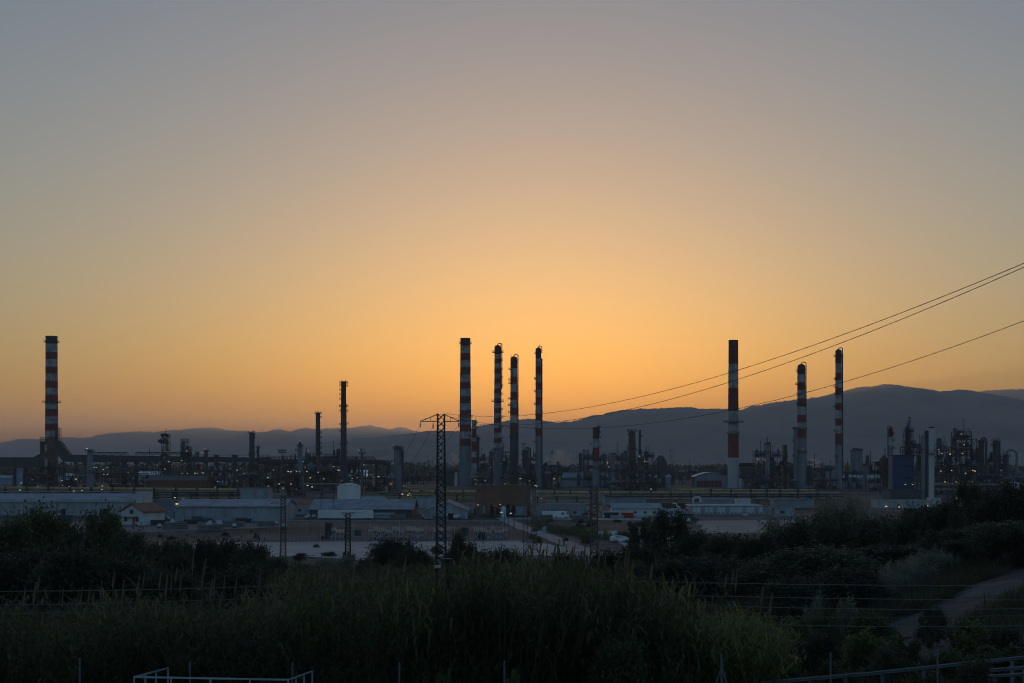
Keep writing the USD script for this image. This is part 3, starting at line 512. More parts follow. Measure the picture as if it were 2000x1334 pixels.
# open lattice towers and frames
frame('frame_tower', 'tall open steel tower with a jutting arm, left of the other lattice tower', 1000, 317.5, 330.5, 848, [853, 866, 880, 893, 906, 918], 5, 1, fill=7, seed=1, lamps=[(332, 901), (323, 893), (323, 925), (324, 916)])
t = T('jib_arm', 'short jib arm jutting left from the tall open steel tower', 'arm', 313, 1000)
t.part('arm', MB().tube([t.p(318, 856), t.p(309, 860.5)], .3, 6).tube([t.p(318, 862), t.p(309, 860.5)], .22, 6).tube([t.p(318, 856), t.p(318, 863)], .25, 6), 'steel_dark')
frame('frame_tower', 'open steel tower with rounded vessels on its right, second lattice tower from the left', 1000, 355, 367.5, 857, [864, 873, 883, 893, 903, 913], 5, 1, fill=10, seed=4, lamps=[(367, 881), (357, 900), (368, 901), (358, 925), (368, 925)])
frame('frame_tower', 'low dark base frame holding vessels under the first open steel tower', 1003, 312.5, 336, 905, [914, 922], 9, 2, fill=8, seed=5)
frame('frame_tower', 'low side frame with round vessels beside the second open steel tower', 1003, 366, 373.5, 872, [880, 890, 900, 912], 4, 1, fill=6, seed=6)
frame('frame_tower', 'open pipe frame between the grey capped column and the dark slim column', 985, 597, 622, 886, [895, 903, 911], 5, 3, fill=7, seed=7, lamps=[(603, 880), (594, 901)], lampmat='lamp_white')
frame('steel_structure', 'large open steel structure with many lit levels near the right edge', 800, 1863, 1892, 843, [852, 858, 869, 879, 890, 902, 914, 926, 938, 950], 9, 3, fill=26, seed=8, w=.34,
      lamps=[(1872, 848), (1877, 869), (1859, 870), (1874, 886), (1852, 886), (1885, 901), (1852, 919), (1858, 921), (1862, 924), (1880, 924), (1894, 919), (1868, 940), (1862, 941), (1893, 941), (1873, 956), (1878, 956), (1858, 956), (1865, 956)])
frame('steel_structure', 'lower open steel wing on the right of the large lit structure', 802, 1893, 1903, 857, [879, 890, 902, 914, 926, 938], 8, 1, fill=6, seed=9, lamps=[(1899, 920), (1893, 942)])
frame('steel_structure', 'open steel pipe wing left of the large lit structure, behind the white stack', 790, 1826, 1862, 879, [879, 890, 897, 908, 918, 928, 940, 952], 9, 4, fill=30, seed=10, w=.3,
      lamps=[(1828, 878), (1834, 886), (1833, 901), (1850, 887), (1832, 920), (1826, 919), (1853, 919), (1840, 941), (1853, 941), (1861, 941), (1846, 956), (1857, 956)])
frame('steel_structure', 'open steel structure between the blue building and the white stack', 780, 1787, 1812, 889, [890, 900, 911, 921, 930, 941, 952], 8, 3, fill=16, seed=11, lamps=[(1814, 877), (1803, 919), (1811, 919), (1811, 941), (1817, 877)], m='steel_grey')
frame('furnace_structure', 'dark furnace structure carrying a thin chimney above the blue building', 830, 1763, 1797, 873, [874, 881, 888], 9, 4, fill=10, seed=12)
frame('furnace_structure', 'narrow railed frame tower round the thin chimney above the blue building', 828, 1766, 1781, 843, [843, 853, 863, 870], 5, 2, fill=6, seed=13, w=.24)
tower('chimney_stack', 'thin tapering chimney on the dark furnace structure above the blue building', 'chimney', 828, 816, 1774, 1778.5, 1773, 1780, body='shaft_grey', plats=[(840, 5, 0), (842, 5, 0)])
unit('dark process unit with stacked levels right of the thick broad-banded stack', 985, 1473, 1495, 881, 9, 16, 14, levels=4, lamps=[(1478, 897), (1491, 898)])
unit('dark process unit with a high corner block, left of the twin-footed banded column', 988, 1508, 1535, 882, 9, 18, 15, levels=4, lamps=[(1515, 937)])
tower('distillation_column', 'grey column with an overhead hook pipe between the two dark process units', 'column', 975, 866, 1495, 1503.5, body='shaft_grey', goose=(1, 950, .7, 'steel_dark'), whip=[(1499, 854, 868, .25)], plats=[(868, 2, 0), (884, 2, 0), (930, 2, 0)])
t = T('hopper_block', 'dark square block high on the right corner of the process unit', 'vessel', 1532, 990); t.part('block', MB().box(t.x(1529), t.x(1535.5), -3, 3, t.z(890), t.z(869)), 'shaft_dark'); t.part('legs', MB().box(t.x(1529.5), t.x(1531), -3, 3, 0, t.z(890)).box(t.x(1533.5), t.x(1535), -3, 3, 0, t.z(890)), 'steel_dark')
t = T('boiler_house', 'dark furnace box with a thick duct into the thick broad-banded stack', 'furnace', 1460, 1005)
t.part('body', MB().box(t.x(1444), t.x(1472), -6, 5, t.z(931), t.z(914)), 'wall_dark'); t.part('hopper', MB().prism([(t.x(1446), t.z(931)), (t.x(1470), t.z(931)), (t.x(1462), t.z(936)), (t.x(1450), t.z(936))], -5, 4), 'steel_dark')
t.part('duct', MB().tube([t.p(1442, 909), t.p(1448, 907.5), t.p(1474, 907.5)], 1.3, 12), 'steel_dark', smooth=50)
for px in (1447, 1457, 1468): t.part('leg', MB().box(t.x(px) - .4, t.x(px) + .4, -4, 4, 0, t.z(935)), 'steel_dark')
tower('fractionating_column', 'short pale column at the right foot of the thick broad-banded stack', 'column', 985, 934, 1444, 1449, body='shaft_pale')
t = T('storage_sphere', 'dark round drum between the process unit and the twin grey columns', 'tank', 1547, 1010)
t.part('drum', MB().lathe([(.1, t.z(904)), (6 * t.k, t.z(906)), (11 * t.k, t.z(913)), (11 * t.k, t.z(922)), (7 * t.k, t.z(928))], 20), 'wall_dark', smooth=True); t.part('stand', MB().box(t.x(1540), t.x(1554), -3, 3, 0, t.z(924)), 'steel_dark')

# dense equipment along the foot of the refinery
U = [('low dark process unit under the far left stack', 1010, 52, 96, 927, 14, 16, 20, [(70, 937), (80, 950), (68, 950), (49, 943)], 2),
     ('low dark process unit with scattered lamps right of the far left stack', 1000, 118, 166, 930, 14, 16, 21, [(128, 938), (129, 948), (134, 949), (142, 950), (155, 935), (133, 947), (155, 936)], 2),
     ('open dark pump area under the long duct, left of the red brick hall', 1000, 184, 282, 924, 14, 30, 22, [(209, 926), (216, 926), (216, 935), (208, 917), (282, 944), (251, 922), (256, 922)], 2),
     ('dark unit with many lamps between the red brick hall and the domed storage tank', 985, 402, 442, 918, 12, 18, 23, [(385, 924), (390, 924), (413, 925), (419, 923), (412, 938), (406, 946), (416, 951), (424, 951), (437, 951), (407, 949), (429, 940), (443, 938), (399, 923)], 2),
     ('lamp-dotted unit at the foot of the dark thick column', 975, 470, 512, 930, 12, 14, 24, [(466, 938), (480, 925), (481, 917), (474, 915), (467, 918)], 2),
     ('wide dark refinery block left of the tallest bare column', 900, 600, 664, 913, 16, 34, 25, [(600, 912), (655, 911), (603, 932), (610, 933), (636, 935), (650, 930), (603, 921), (625, 922), (640, 921), (664, 918), (654, 966), (655, 911)], 4),
     ('lit process frame with a bright top deck below the grey capped column', 760, 563, 592, 922, 9, 16, 26, [(566, 921), (571, 921.5), (574, 922), (582, 921), (588, 921.5), (582, 939), (582, 956), (571, 945), (589, 971), (580, 971)], 4),
     ('low lamp-dotted unit left of the lit process frame', 860, 512, 562, 936, 10, 18, 27, [(537, 918), (527, 949), (538, 946), (548, 945), (526, 933), (520, 955), (556, 953)], 2),
     ('dark pipe unit between the white tank and the round-headed column', 870, 712, 770, 934, 10, 20, 28, [(726, 927), (741, 931), (749, 931), (765, 945), (718, 930), (738, 931), (690, 934), (700, 933)], 2),
     ('low dark unit with lamps between the thick stack and the many-landings stack', 1010, 926, 962, 934, 10, 14, 29, [(928, 937), (933, 938), (944, 937), (948, 938), (930, 945), (962, 945)], 1),
     ('dark tangle of vessels between the many-landings stack and the dome-topped banded column', 1035, 980, 996, 882, 8, 16, 30, [(979, 905), (986, 945), (992, 945)], 4),
     ('dark unit with a bright lamp row under the furnace drum', 1000, 1012, 1046, 925, 12, 16, 31, [(1017, 935), (1025, 945), (1030, 945), (1034, 939), (1015, 934), (1038, 955), (1045, 948)], 2),
     ('low unit of drums between the slim column and the long shed', 980, 1060, 1096, 925, 10, 14, 32, [(1082, 935), (1048, 949), (1068, 934)], 1),
     ('open pipe frame right of the flare column', 1010, 1173, 1189, 890, 6, 10, 33, [(1186, 904), (1188, 912)], 3),
     ('second open pipe frame, left of the rust-coloured column', 1012, 1205, 1224, 890, 6, 12, 34, [], 3),
     ('round-shouldered dark plant with lit decks right of the rust-coloured column', 1005, 1252, 1276, 884, 9, 18, 35, [(1257, 902), (1262, 902), (1277, 908), (1246, 917), (1273, 922)], 4),
     ('low dark yard of pipes in front of the light green shed', 900, 1190, 1300, 944, 10, 26, 36, [(1244, 940), (1270, 955)], 1),
     ('dark low unit between the thick broad-banded stack and the twin grey columns', 960, 1452, 1555, 940, 10, 26, 37, [], 1),
     ('dark low unit before the pale sheds near the right banded tower', 940, 1576, 1630, 938, 10, 16, 38, [], 1),
     ('dark unit at the left foot of the column with the red upper band', 810, 1722, 1735, 894, 6, 10, 39, [], 4),
     ('dense dark unit with hanging lamps below the pair of columns at the right edge', 810, 1905, 1962, 930, 10, 24, 40, [(1935, 947), (1930, 956), (1935, 957), (1957, 954), (1961, 954), (1970, 954), (1952, 942)], 2),
     ('low lit unit at the right edge under the hoop-shaped pipe', 790, 1966, 2010, 934, 10, 14, 41, [(1975, 950), (1990, 946), (1996, 926)], 2)]
U += [('dark low block of pipes at the foot of the far left stack', 1070, 84, 122, 912, 12, 18, 60, [], 3), ('dark skyline unit behind the red brick hall', 1090, 284, 316, 898, 10, 16, 61, [], 3), ('dark skyline unit right of the second open steel tower', 1080, 374, 400, 892, 10, 16, 62, [], 3),
     ('dark unit behind the domed storage tank left of centre', 1090, 430, 488, 904, 12, 22, 63, [], 3), ('dark spiky unit under the floodlight mast', 1060, 508, 562, 902, 12, 24, 64, [], 3), ('dark spiky unit between the dark slim column and the tallest bare column', 1060, 626, 664, 886, 12, 22, 65, [], 4), ('dark low unit right of the tallest bare column', 1060, 679, 704, 902, 10, 14, 66, [], 3),
     ('far dark low unit left of the main lattice pylon', 1200, 786, 858, 930, 12, 22, 67, [], 2), ('far dark unit between the thick central stack and the many-landings stack', 1130, 938, 956, 892, 10, 12, 68, [], 3), ('dark tangle between the furnace drum and the slim banded column', 1090, 1033, 1047, 892, 8, 12, 69, [], 3), ('dark unit right of the slim banded column', 1080, 1060, 1094, 908, 10, 18, 70, [], 2),
     ('dark spiky unit between the silos and the flare column', 1040, 1140, 1160, 888, 9, 14, 71, [], 3), ('dark pipe tangle at the foot of the rust-coloured column', 985, 1212, 1256, 892, 10, 22, 72, [], 3), ('far low unit behind the light green-grey shed', 1180, 1296, 1362, 922, 12, 18, 73, [], 2), ('low dark unit left of the thick broad-banded stack', 1090, 1400, 1428, 918, 10, 14, 74, [], 2),
     ('dark spiky unit joining the two tall process units', 1000, 1494, 1510, 896, 9, 16, 75, [], 4), ('low dark unit right of the dark short column', 1000, 1588, 1626, 914, 10, 18, 76, [], 2), ('low dark unit below the silo block', 980, 1648, 1690, 922, 10, 16, 77, [], 2), ('dark unit between the pale sheds and the red-topped column', 900, 1694, 1732, 902, 10, 18, 78, [], 3), ('dark tangle between the pair of columns and the hoop-shaped pipe', 840, 1922, 1960, 892, 9, 20, 79, [], 4), ('dark tangle left of the pair of columns', 830, 1900, 1914, 886, 8, 12, 80, [], 3)]
for a in U: unit(a[0], a[1], a[2], a[3], a[4], a[5], a[6], a[7], a[8], a[9])
t = T('round_plant', 'dark round-headed furnace with spiky top at the right end of the lit plant', 'furnace', 1291, 1000)
t.part('shell', MB().lathe([(.1, t.z(889)), (4 * t.k, t.z(890)), (8 * t.k, t.z(896)), (9 * t.k, t.z(906)), (7.5 * t.k, t.z(924)), (7.5 * t.k, 0)], 18), 'shaft_dark', smooth=True)
for px in (1279, 1284, 1296, 1301): t.part('pipe_run', MB().tube([t.p(px, 930), t.p(px, 902), t.p(px + (1291 - px) * .5, 893)], .4, 6), 'steel_dark')
t = T('floodlight_mast', 'floodlight mast with a two-tier lamp head above the pipe bridge', 'mast', 551, 955)
t.part('mast', MB().tube([(0, 0, 0), t.p(551, 877)], [.5, .3], 8), 'steel_grey')
for py in (879, 883): t.part('lamp_bar', MB().box(t.x(543), t.x(559), -.6, .6, t.z(py) - .5, t.z(py) + .4), 'steel_dark')
for px in (544, 548, 553, 557): t.part('floodlight', MB().box(t.x(px) - .5, t.x(px) + .5, -.9, -.6, t.z(881), t.z(879.4)), 'galvanised')

# halls, sheds and tanks around the process area
def shed(name, label, d, xl, xr, eave, ridge, base=None, depth=20., wall='wall_grey', roof='roof_grey', gable=False, cat='shed', arch=False, group=None, panels=0, panel_mat=None, ov=.4, px0=None, rows=None):
    "a hall: ridge along x (or towards the viewer when gable), walls standing on the plain"
    t = T(name, label, cat, (xl + xr) / 2, d, group); x0, x1, ze, zr = t.x(xl), t.x(xr), t.z(eave), t.z(ridge)
    b = MB().box(x0, x1, 0, .3, 0, ze).box(x0, x1, depth - .3, depth, 0, ze)
    if gable: b.prism([(x0, 0), (x1, 0), (x1, ze), (0, zr), (x0, ze)], -.01, .3)
    else:
        for xx in (x0, x1 - .3):
            b.add([(xx, .3, 0), (xx, depth - .3, 0), (xx, depth - .3, ze), (xx, depth / 2, zr), (xx, .3, ze), (xx + .3, .3, 0), (xx + .3, depth - .3, 0), (xx + .3, depth - .3, ze), (xx + .3, depth / 2, zr), (xx + .3, .3, ze)],
                  [[0, 1, 2], [0, 2, 3], [0, 3, 4], [5, 7, 6], [5, 8, 7], [5, 9, 8]])
    t.part('wall', b, wall)
    r = MB()
    if gable:
        n = 9 if arch else 1
        for s_ in (-1, 1):
            w_ = x1 + ov; pts = [(s_ * w_ * q, ze - .1 + (zr - ze + .3) * (math.cos(q * math.pi / 2) if arch else 1 - q)) for q in np.linspace(0, 1, n + 1)]
            for (a, za), (c, zc) in zip(pts[:-1], pts[1:]): r.add([(a, -ov, za), (c, -ov, zc), (c, depth + ov, zc), (a, depth + ov, za), (a, -ov, za + .25), (c, -ov, zc + .25), (c, depth + ov, zc + .25), (a, depth + ov, za + .25)], [[4, 5, 6], [4, 6, 7], [0, 2, 1], [0, 3, 2], [0, 1, 5], [0, 5, 4], [2, 3, 7], [2, 7, 6], [1, 2, 6], [1, 6, 5]])
    else:
        for y0, y1, z0, z1 in ((-ov, depth / 2, ze + .02, zr + .02), (depth / 2, depth + ov, zr + .02, ze + .02)):
            r.add([(x0 - ov, y0, z0), (x1 + ov, y0, z0), (x1 + ov, y1, z1), (x0 - ov, y1, z1), (x0 - ov, y0, z0 + .22), (x1 + ov, y0, z0 + .22), (x1 + ov, y1, z1 + .22), (x0 - ov, y1, z1 + .22)],
                  [[4, 5, 6], [4, 6, 7], [0, 2, 1], [0, 3, 2], [0, 1, 5], [0, 5, 4], [1, 2, 6], [1, 6, 5], [3, 0, 4], [3, 4, 7]])
    t.part('roof', r, roof)
    return t
def opening(t, name, xl, xr, top, bot, m, proud=.06, frame_=None):
    b = MB().box(t.x(xl), t.x(xr), -proud, .1, max(.05, t.z(bot)), t.z(top)); p = t.part(name, b, m)
    if frame_:
        f = MB(); w = .18; a, c, z0, z1 = t.x(xl), t.x(xr), max(.05, t.z(bot)), t.z(top)
        f.box(a - w, c + w, -proud - .08, -.001, z1, z1 + w).box(a - w, a, -proud - .08, -.001, z0, z1).box(c, c + w, -proud - .08, -.001, z0, z1); t.part('frame', f, frame_, parent=p)
    return p
def flat_box(name, label, d, xl, xr, top, depth, m, cat='building', roofm=None, base=None, group=None, parapet=.35, z=0.):
    t = T(name, label, cat, (xl + xr) / 2, d, group, z); x0, x1, zt = t.x(xl), t.x(xr), t.z(top)
    t.part('wall', MB().box(x0, x1, 0, depth, 0, zt), m)
    t.part('roof', MB().box(x0 - .15, x1 + .15, -.15, .25, zt + .003, zt + parapet).box(x0 - .15, x1 + .15, depth - .25, depth + .15, zt + .003, zt + parapet).box(x0 - .15, x0 + .25, .25, depth - .25, zt + .003, zt + parapet).box(x1 - .25, x1 + .15, .25, depth - .25, zt + .003, zt + parapet).box(x0 + .25, x1 - .25, .25, depth - .25, zt + .003, zt + .1), roofm or m); return t
def tank(label, d, xl, xr, top, roof_py, m='tank_white', rail=True, cat='tank', courses=4, base_in=0):
    t = T('storage_tank', label, cat, (xl + xr) / 2, d); r = (xr - xl) / 2 * t.k; zt, zr = t.z(top), t.z(roof_py); prof = [(r, 0)]
    for i in range(1, courses): z = zt * i / courses; prof += [(r, z - .06), (r * 1.006, z - .05), (r * 1.006, z + .05), (r, z + .06)]
    t.part('shell', MB().lathe(prof + [(r, zt)], 40), m, smooth=30)
    t.part('roof', MB().lathe([(r * 1.015, zt), (r * 1.015, zt + .15)] + [(r * math.cos(q), zt + .15 + (zr - zt) * math.sin(q)) for q in np.linspace(.2, 1.5, 6)] + [(.02, zr + .15)], 40), m, smooth=30)
    if rail: t.part('railing', MB().deck(r * .97, r * 1.0, zt + .15, rail=1.0, n=30, th=.05), 'steel_grey')
    return t
tank('white domed tank behind the lamp-topped flare post', 1400, 674, 734, 925, 917.5, courses=2)
tank('small white tank with a shallow cone roof, in front of the tallest bare column', 560, 659, 704, 951, 945)
tank('low pale tank far behind the support trestle by the far left stack', 1300, 115, 152, 931, 925)
tank('pale tank with a domed roof between the two dark columns left of centre', 1250, 428, 455, 920, 913.5, 'wall_pale')
tank('partly hidden white domed tank at the right edge behind the trees', 760, 1967, 1992, 948, 942)
tank('pale tank far behind, right of the two lattice towers', 1500, 258, 288, 926, 920)
t = shed('brick_hall', 'long low red brick hall with a dull roof below the lattice towers', 940, 286, 401, 939, 930, wall='brick_red', roof='roof_dark')
shed('shed', 'pale arched-roof shed above the red brick hall', 1300, 264, 310, 928, 921, wall='wall_pale', roof='tank_white')
t = shed('long_shed', 'long grey shed with a pale roof band behind the flare column', 1040, 1093, 1190, 933, 924, wall='wall_grey', roof='roof_grey')
opening(t, 'window_band', 1096, 1188, 934.5, 938, 'wall_dark'); opening(t, 'rust_stain_panel', 1127, 1134, 925, 949, 'shaft_rust', .05)
t = shed('shed', 'light green-grey shed right of the rust-coloured column', 1015, 1245, 1311, 933, 928, wall='wall_pale', roof='roof_grey')
opening(t, 'gate', 1252, 1296, 936, 949, 'wall_grey')
t = shed('arched_hall', 'hall with a rounded pale roof and a red front, left of the thick broad-banded stack', 1050, 1357, 1420, 931, 923.5, wall='wall_grey', roof='tank_white', gable=True, arch=True)
for px in np.arange(1361, 1407, 7): opening(t, 'red_panel', px, px + 6.4, 938.5, 954, 'brick_red')
t = shed('shed', 'pale shed between the rightmost banded tower and the red-topped column', 1000, 1640, 1730, 934, 926.5, wall='wall_grey', roof='wall_pale'); opening(t, 'roof_light', 1693, 1719, 935, 938, 'wall_pale')
for i, (a, c, y, lab) in enumerate([(1060, 1075, 914, 'dark cooling box right of the slim banded column'), (1092, 1112, 913.5, 'dark cooling box standing on the long grey shed roof line'), (871, 896, 919, 'dark box with a white vent left of the thick central stack')]):
    t = flat_box('cooling_box', lab, 1100, a, c, y, 12, 'wall_dark'); opening(t, 'louvre', a + 2, c - 2, y + 3, y + 7, 'steel_dark')
flat_box('control_room', 'low dark building along the foot of the thick central stack', 1120, 862, 960, 934, 14, 'wall_dark', 'building', 'roof_dark')
t = T('vent_box', 'small white vent box left of the thick central stack', 'vent', 890, 1085); t.part('box', MB().prism([(t.x(887.5), 0), (t.x(894), 0), (t.x(893), t.z(923)), (t.x(888.5), t.z(923))], -2, 2), 'wall_white'); t.part('cap', MB().box(t.x(887), t.x(894.5), -2.3, 2.3, t.z(923) + .003, t.z(922)), 'galvanised')
t = T('blue_building', 'tall plain blue metal building with two dark louvres near the right edge', 'building', 1765, 720); zt = t.z(890)
t.part('wall', MB().box(t.x(1744), t.x(1787), 0, 8, 0, t.z(957)).box(t.x(1743), t.x(1785), 0, 8, t.z(957) + .002, zt), 'paint_blue')
for px in np.arange(1749, 1785, 6): t.part('panel_rib', MB().box(t.x(px) - .06, t.x(px) + .06, -.07, 0, t.z(956), zt - .3), 'paint_blue')
t.part('roof', MB().box(t.x(1742.5), t.x(1785.5), -.3, 8.3, zt + .003, zt + .35), 'steel_dark')
for py in (910.5, 933): t.part('louvre', MB().box(t.x(1767), t.x(1783), -.16, -.075, t.z(py + 1.4), t.z(py - 1.2)), 'opening_dark')
t.lamps([(1767, 946), (1781, 946)], -1.2, 'lamp_gold')
t = flat_box('plinth_building', 'low dark block at the base of the blue building', 700, 1740, 1812, 958, 16, 'wall_dark', 'building', 'roof_dark')
t = flat_box('pump_house', 'low pale wall building with lamps behind the trees near the blue building', 560, 1716, 1822, 979, 12, 'wall_pale', 'building'); t.lamps([(1730, 989), (1755, 990), (1781, 988), (1810, 988)], -.8)
opening(t, 'door', 1752, 1758, 985, 998, 'shaft_rust', .08)
t = flat_box('pale_step', 'pale stepped plinth at the foot of the white bent-top stack', 610, 1818, 1838, 974, 6, 'shaft_pale', 'plinth')
shed('low_shed', 'low white shed behind the flue duct at the left edge', 1150, -10, 27, 934, 929, wall='paint_light_blue', roof='roof_grey')

# yellow pipelines on sleepers, with the pipe racks below them
def pipeline(label, d, xl, xr, py, py_end, r, stops, m='pipe_yellow', name='yellow_pipeline'):
    t = T(name, label, 'pipeline', (xl + xr) / 2, d); A, C = t.p(xl, py), t.p(xr, py_end)
    cuts = [xl] + list(stops) + [xr]
    for a, c in zip(cuts[:-1], cuts[1:]):
        f = lambda q: A + (C - A) * (q - xl) / (xr - xl)
        t.part('pipe', MB().tube([f(a) + [.05, 0, 0], f(c) - [.05, 0, 0]], r, 12), m, smooth=50)
    for q in stops:
        c = A + (C - A) * (q - xl) / (xr - xl)
        t.part('support', MB().box(c[0] - .5, c[0] + .5, -1.2, 1.2, 0, c[2] - r * .6).box(c[0] - .35, c[0] + .35, -1.0, 1.0, c[2] - r * .6, c[2] + r * 1.05), 'steel_dark')
    return t
pipeline('long yellow pipe crossing the left half in front of the plant', 700, -40, 532, 952.6, 957.2, .72, [11, 53, 95, 137, 179, 220, 263, 302, 344, 385, 425, 466, 507])
pipeline('long yellow pipe crossing the right half, lower of the two', 700, 1046, 1640, 961.5, 964.5, .72, [1083, 1114, 1153, 1192, 1231, 1271, 1310, 1349, 1388, 1427, 1466, 1497, 1523, 1558, 1596])
pipeline('upper yellow pipe behind the lower one on the right half', 720, 1322, 1592, 956.6, 957.4, .5, [1388, 1427, 1466, 1497, 1523, 1558])
pipeline('yellow pipe behind the main lattice pylon', 690, 788, 930, 959.5, 960, .6, [800, 822, 850, 905], name='yellow_pipeline')
t = T('pipe_loop', 'pale yellow expansion loop of pipe left of the main lattice pylon', 'pipe', 828, 640)
t.part('pipe', MB().tube([t.p(803, 978), t.p(803, 969), t.p(804, 967), t.p(806, 966), t.p(846, 966), t.p(848, 967), t.p(848, 974), t.p(846, 975.5), t.p(808, 975.5)], .32, 8), 'pipe_yellow', smooth=50)
t.part('riser', MB().tube([t.p(820, 957), t.p(832, 957), t.p(834, 958), t.p(834, 966)], .3, 8), 'pipe_yellow', smooth=50); t.part('support', MB().box(t.x(812) - .2, t.x(812) + .2, -.4, .4, 0, t.z(967)).box(t.x(840) - .2, t.x(840) + .2, -.4, .4, 0, t.z(967)), 'steel_dark')
def rack(label, d, xl, xr, top, n_levels, depth, seed, cat='pipe rack', gap=9., lamps=(), m='steel_dark'):
    t = T('pipe_rack', label, cat, (xl + xr) / 2, d); rs = random.Random(seed); x0, x1, zt = t.x(xl), t.x(xr), t.z(top)
    for x in np.arange(x0, x1, gap):
        b = MB()
        for y in (0, depth): b.box(x - .2, x + .2, y - .2, y + .2, 0, zt)
        for lv in range(n_levels): b.box(x - .15, x + .15, 0, depth, zt * (lv + 1) / n_levels - .3, zt * (lv + 1) / n_levels - .02)
        t.part('portal', b, m)
    for lv in range(n_levels):
        z = zt * (lv + 1) / n_levels; y = .5
        while y < depth - .4:
            r = rs.choice((.12, .18, .25, .34)); a, c = (x0, x1) if rs.random() < .75 else (rs.uniform(x0, (x0 + x1) / 2), rs.uniform((x0 + x1) / 2, x1))
            t.part('pipe', MB().tube([(a, y, z + r), (c, y, z + r)], r, 6), rs.choice(('pipe_grey', 'galvanised', 'steel_grey', 'steel_dark', 'steel_dark', 'pipe_yellow'))); y += r * 2 + rs.uniform(.15, .7)
    t.lamps(lamps, -.6); return t
rack('low dark pipe rack under the long yellow pipe on the left', 680, -30, 285, 962, 3, 9, 50, lamps=[(40, 957), (145, 959), (228, 963), (200, 956), (161, 958)])
rack('dark pipe rack with a brown band between the long sheds and the red brick hall', 670, 300, 470, 963, 3, 9, 51, lamps=[(291, 969), (342, 972), (353, 975), (358, 975)])
rack('pipe rack of thin lines crossing behind the gable warehouse', 660, 705, 930, 964, 3, 8, 52, lamps=[(800, 964), (786, 965), (790, 966), (797, 967), (803, 968), (772, 967)])
rack('dark rack of pipe lines below the yellow pipe, right of the brown building', 640, 1050, 1180, 969, 3, 8, 53, lamps=[(1038, 973), (1057, 973)])
rack('long low dark pipe rack under the two yellow pipes on the right', 680, 1185, 1650, 966.5, 2, 10, 54)
rack('dark pipe rack full of lamps below the open steel structures at the right', 690, 1826, 2010, 948, 3, 9, 55, lamps=[(1868, 973), (1877, 974), (1933, 958), (1936, 975), (1934, 989), (1940, 956)])
rack('pale pipe rack crossing the plant between the lit frame and the white tank', 720, 592, 664, 946, 3, 8, 56, m='steel_grey', lamps=[(601, 948), (610, 951), (633, 949)])
# ------------------------------------------------------------------ sheds, houses and yards between the plant and the reeds
t = shed('long_shed', 'long pale shed along the left edge behind the round trees', 480, -30, 265, 979, 966.5, wall='wall_pale', roof='roof_grey', depth=24)
for a, c in ((58, 68), (196, 212), (120, 128)): opening(t, 'doorway', a, c, 994, 1012, 'opening_dark', .05, 'wall_grey')
t.part('gutter', MB().box(t.x(-28), t.x(264), -.6, -.42, t.z(980), t.z(978.6)), 'wall_white')
for px in np.arange(-20, 262, 22): t.part('wall_rib', MB().box(t.x(px) - .1, t.x(px) + .1, -.12, 0, 0, t.z(981)), 'wall_grey')
flat_box('end_block', 'taller pale end block closing the long shed at its right end', 479, 265.5, 277.5, 963.5, 14, 'wall_white')
t = flat_box('low_building', 'low dull building between the long pale shed and the panel-fronted shed', 500, 279, 341, 979, 12, 'wall_grey', roofm='roof_grey')
t = shed('panel_shed', 'long grey shed with a row of pale blue door panels along its foot', 432, 342, 556, 990, 978, wall='wall_pale', roof='roof_grey', depth=22)
for a in list(np.arange(353, 378, 8.5)) + list(np.arange(387, 432, 7.6)) + list(np.arange(455, 496, 7.2)): opening(t, 'door_panel', a, a + 6.3, 1008, 1017.5, 'paint_light_blue', .09)
for px in np.arange(346, 556, 15): t.part('wall_rib', MB().box(t.x(px) - .08, t.x(px) + .08, -.08, 0, t.z(1007.5), t.z(991)), 'wall_grey')
t.part('gutter', MB().box(t.x(343), t.x(555), -.6, -.42, t.z(991), t.z(989.8)), 'wall_grey'); t.lamps([(347, 984)], -1)
t = T('house', 'white house with a brown tiled gable roof among the trees at left', 'house', 258, 405, rz=-28); zt = t.z(999); zr = t.z(985.5); hw = 4.1
t.part('wall', MB().prism([(-hw, 0), (hw, 0), (hw, zt), (0, zr), (-hw, zt)], 0, 9), 'wall_white')
for s_ in (-1, 1):
    b = MB(); b.add([(0, -.6, zr + .12), (s_ * (hw + .7), -.6, zt - .25), (s_ * (hw + .7), 9.6, zt - .25), (0, 9.6, zr + .12), (0, -.6, zr + .4), (s_ * (hw + .7), -.6, zt + .05), (s_ * (hw + .7), 9.6, zt + .05), (0, 9.6, zr + .4)], [[4, 5, 6], [4, 6, 7], [0, 2, 1], [0, 3, 2], [0, 1, 5], [0, 5, 4], [1, 2, 6], [1, 6, 5]]); t.part('roof', b, 'roof_tile')
t.part('porch_roof', MB().prism([(-hw + .4, t.z(1010)), (hw * .4, t.z(1010)), (hw * .4, t.z(1009)), (-hw + .4, t.z(1009))], -1.6, 0), 'roof_tile')
for x, w_ in ((-2.4, .55), (1.9, .55), (-.2, .7)): f = t.part('window', MB().box(x - w_, x + w_, -.04, .1, 1.2 + (w_ > .6) * 2.2, 2.5 + (w_ > .6) * 2.0), 'window_glass'); t.part('frame', MB().box(x - w_ - .1, x + w_ + .1, -.09, -.002, 1.1 + (w_ > .6) * 2.2, 1.195 + (w_ > .6) * 2.2), 'wall_grey', parent=f)
t.part('door', MB().box(.2, 1.1, -.05, .1, 0, 2.1), 'roof_tile')
t = shed('grey_shed', 'dark grey shed with a broad plain roof left of the gable warehouse', 468, 605, 806, 996, 978, wall='wall_dark', roof='roof_grey', depth=24)
for px in np.arange(612, 806, 13): t.part('wall_rib', MB().box(t.x(px) - .1, t.x(px) + .1, -.1, 0, 0, t.z(997)), 'wall_dark')
t = T('trailer', 'long white trailer body parked before the dark grey shed', 'trailer', 675, 448); z0, z1 = t.z(1012), t.z(996.5)
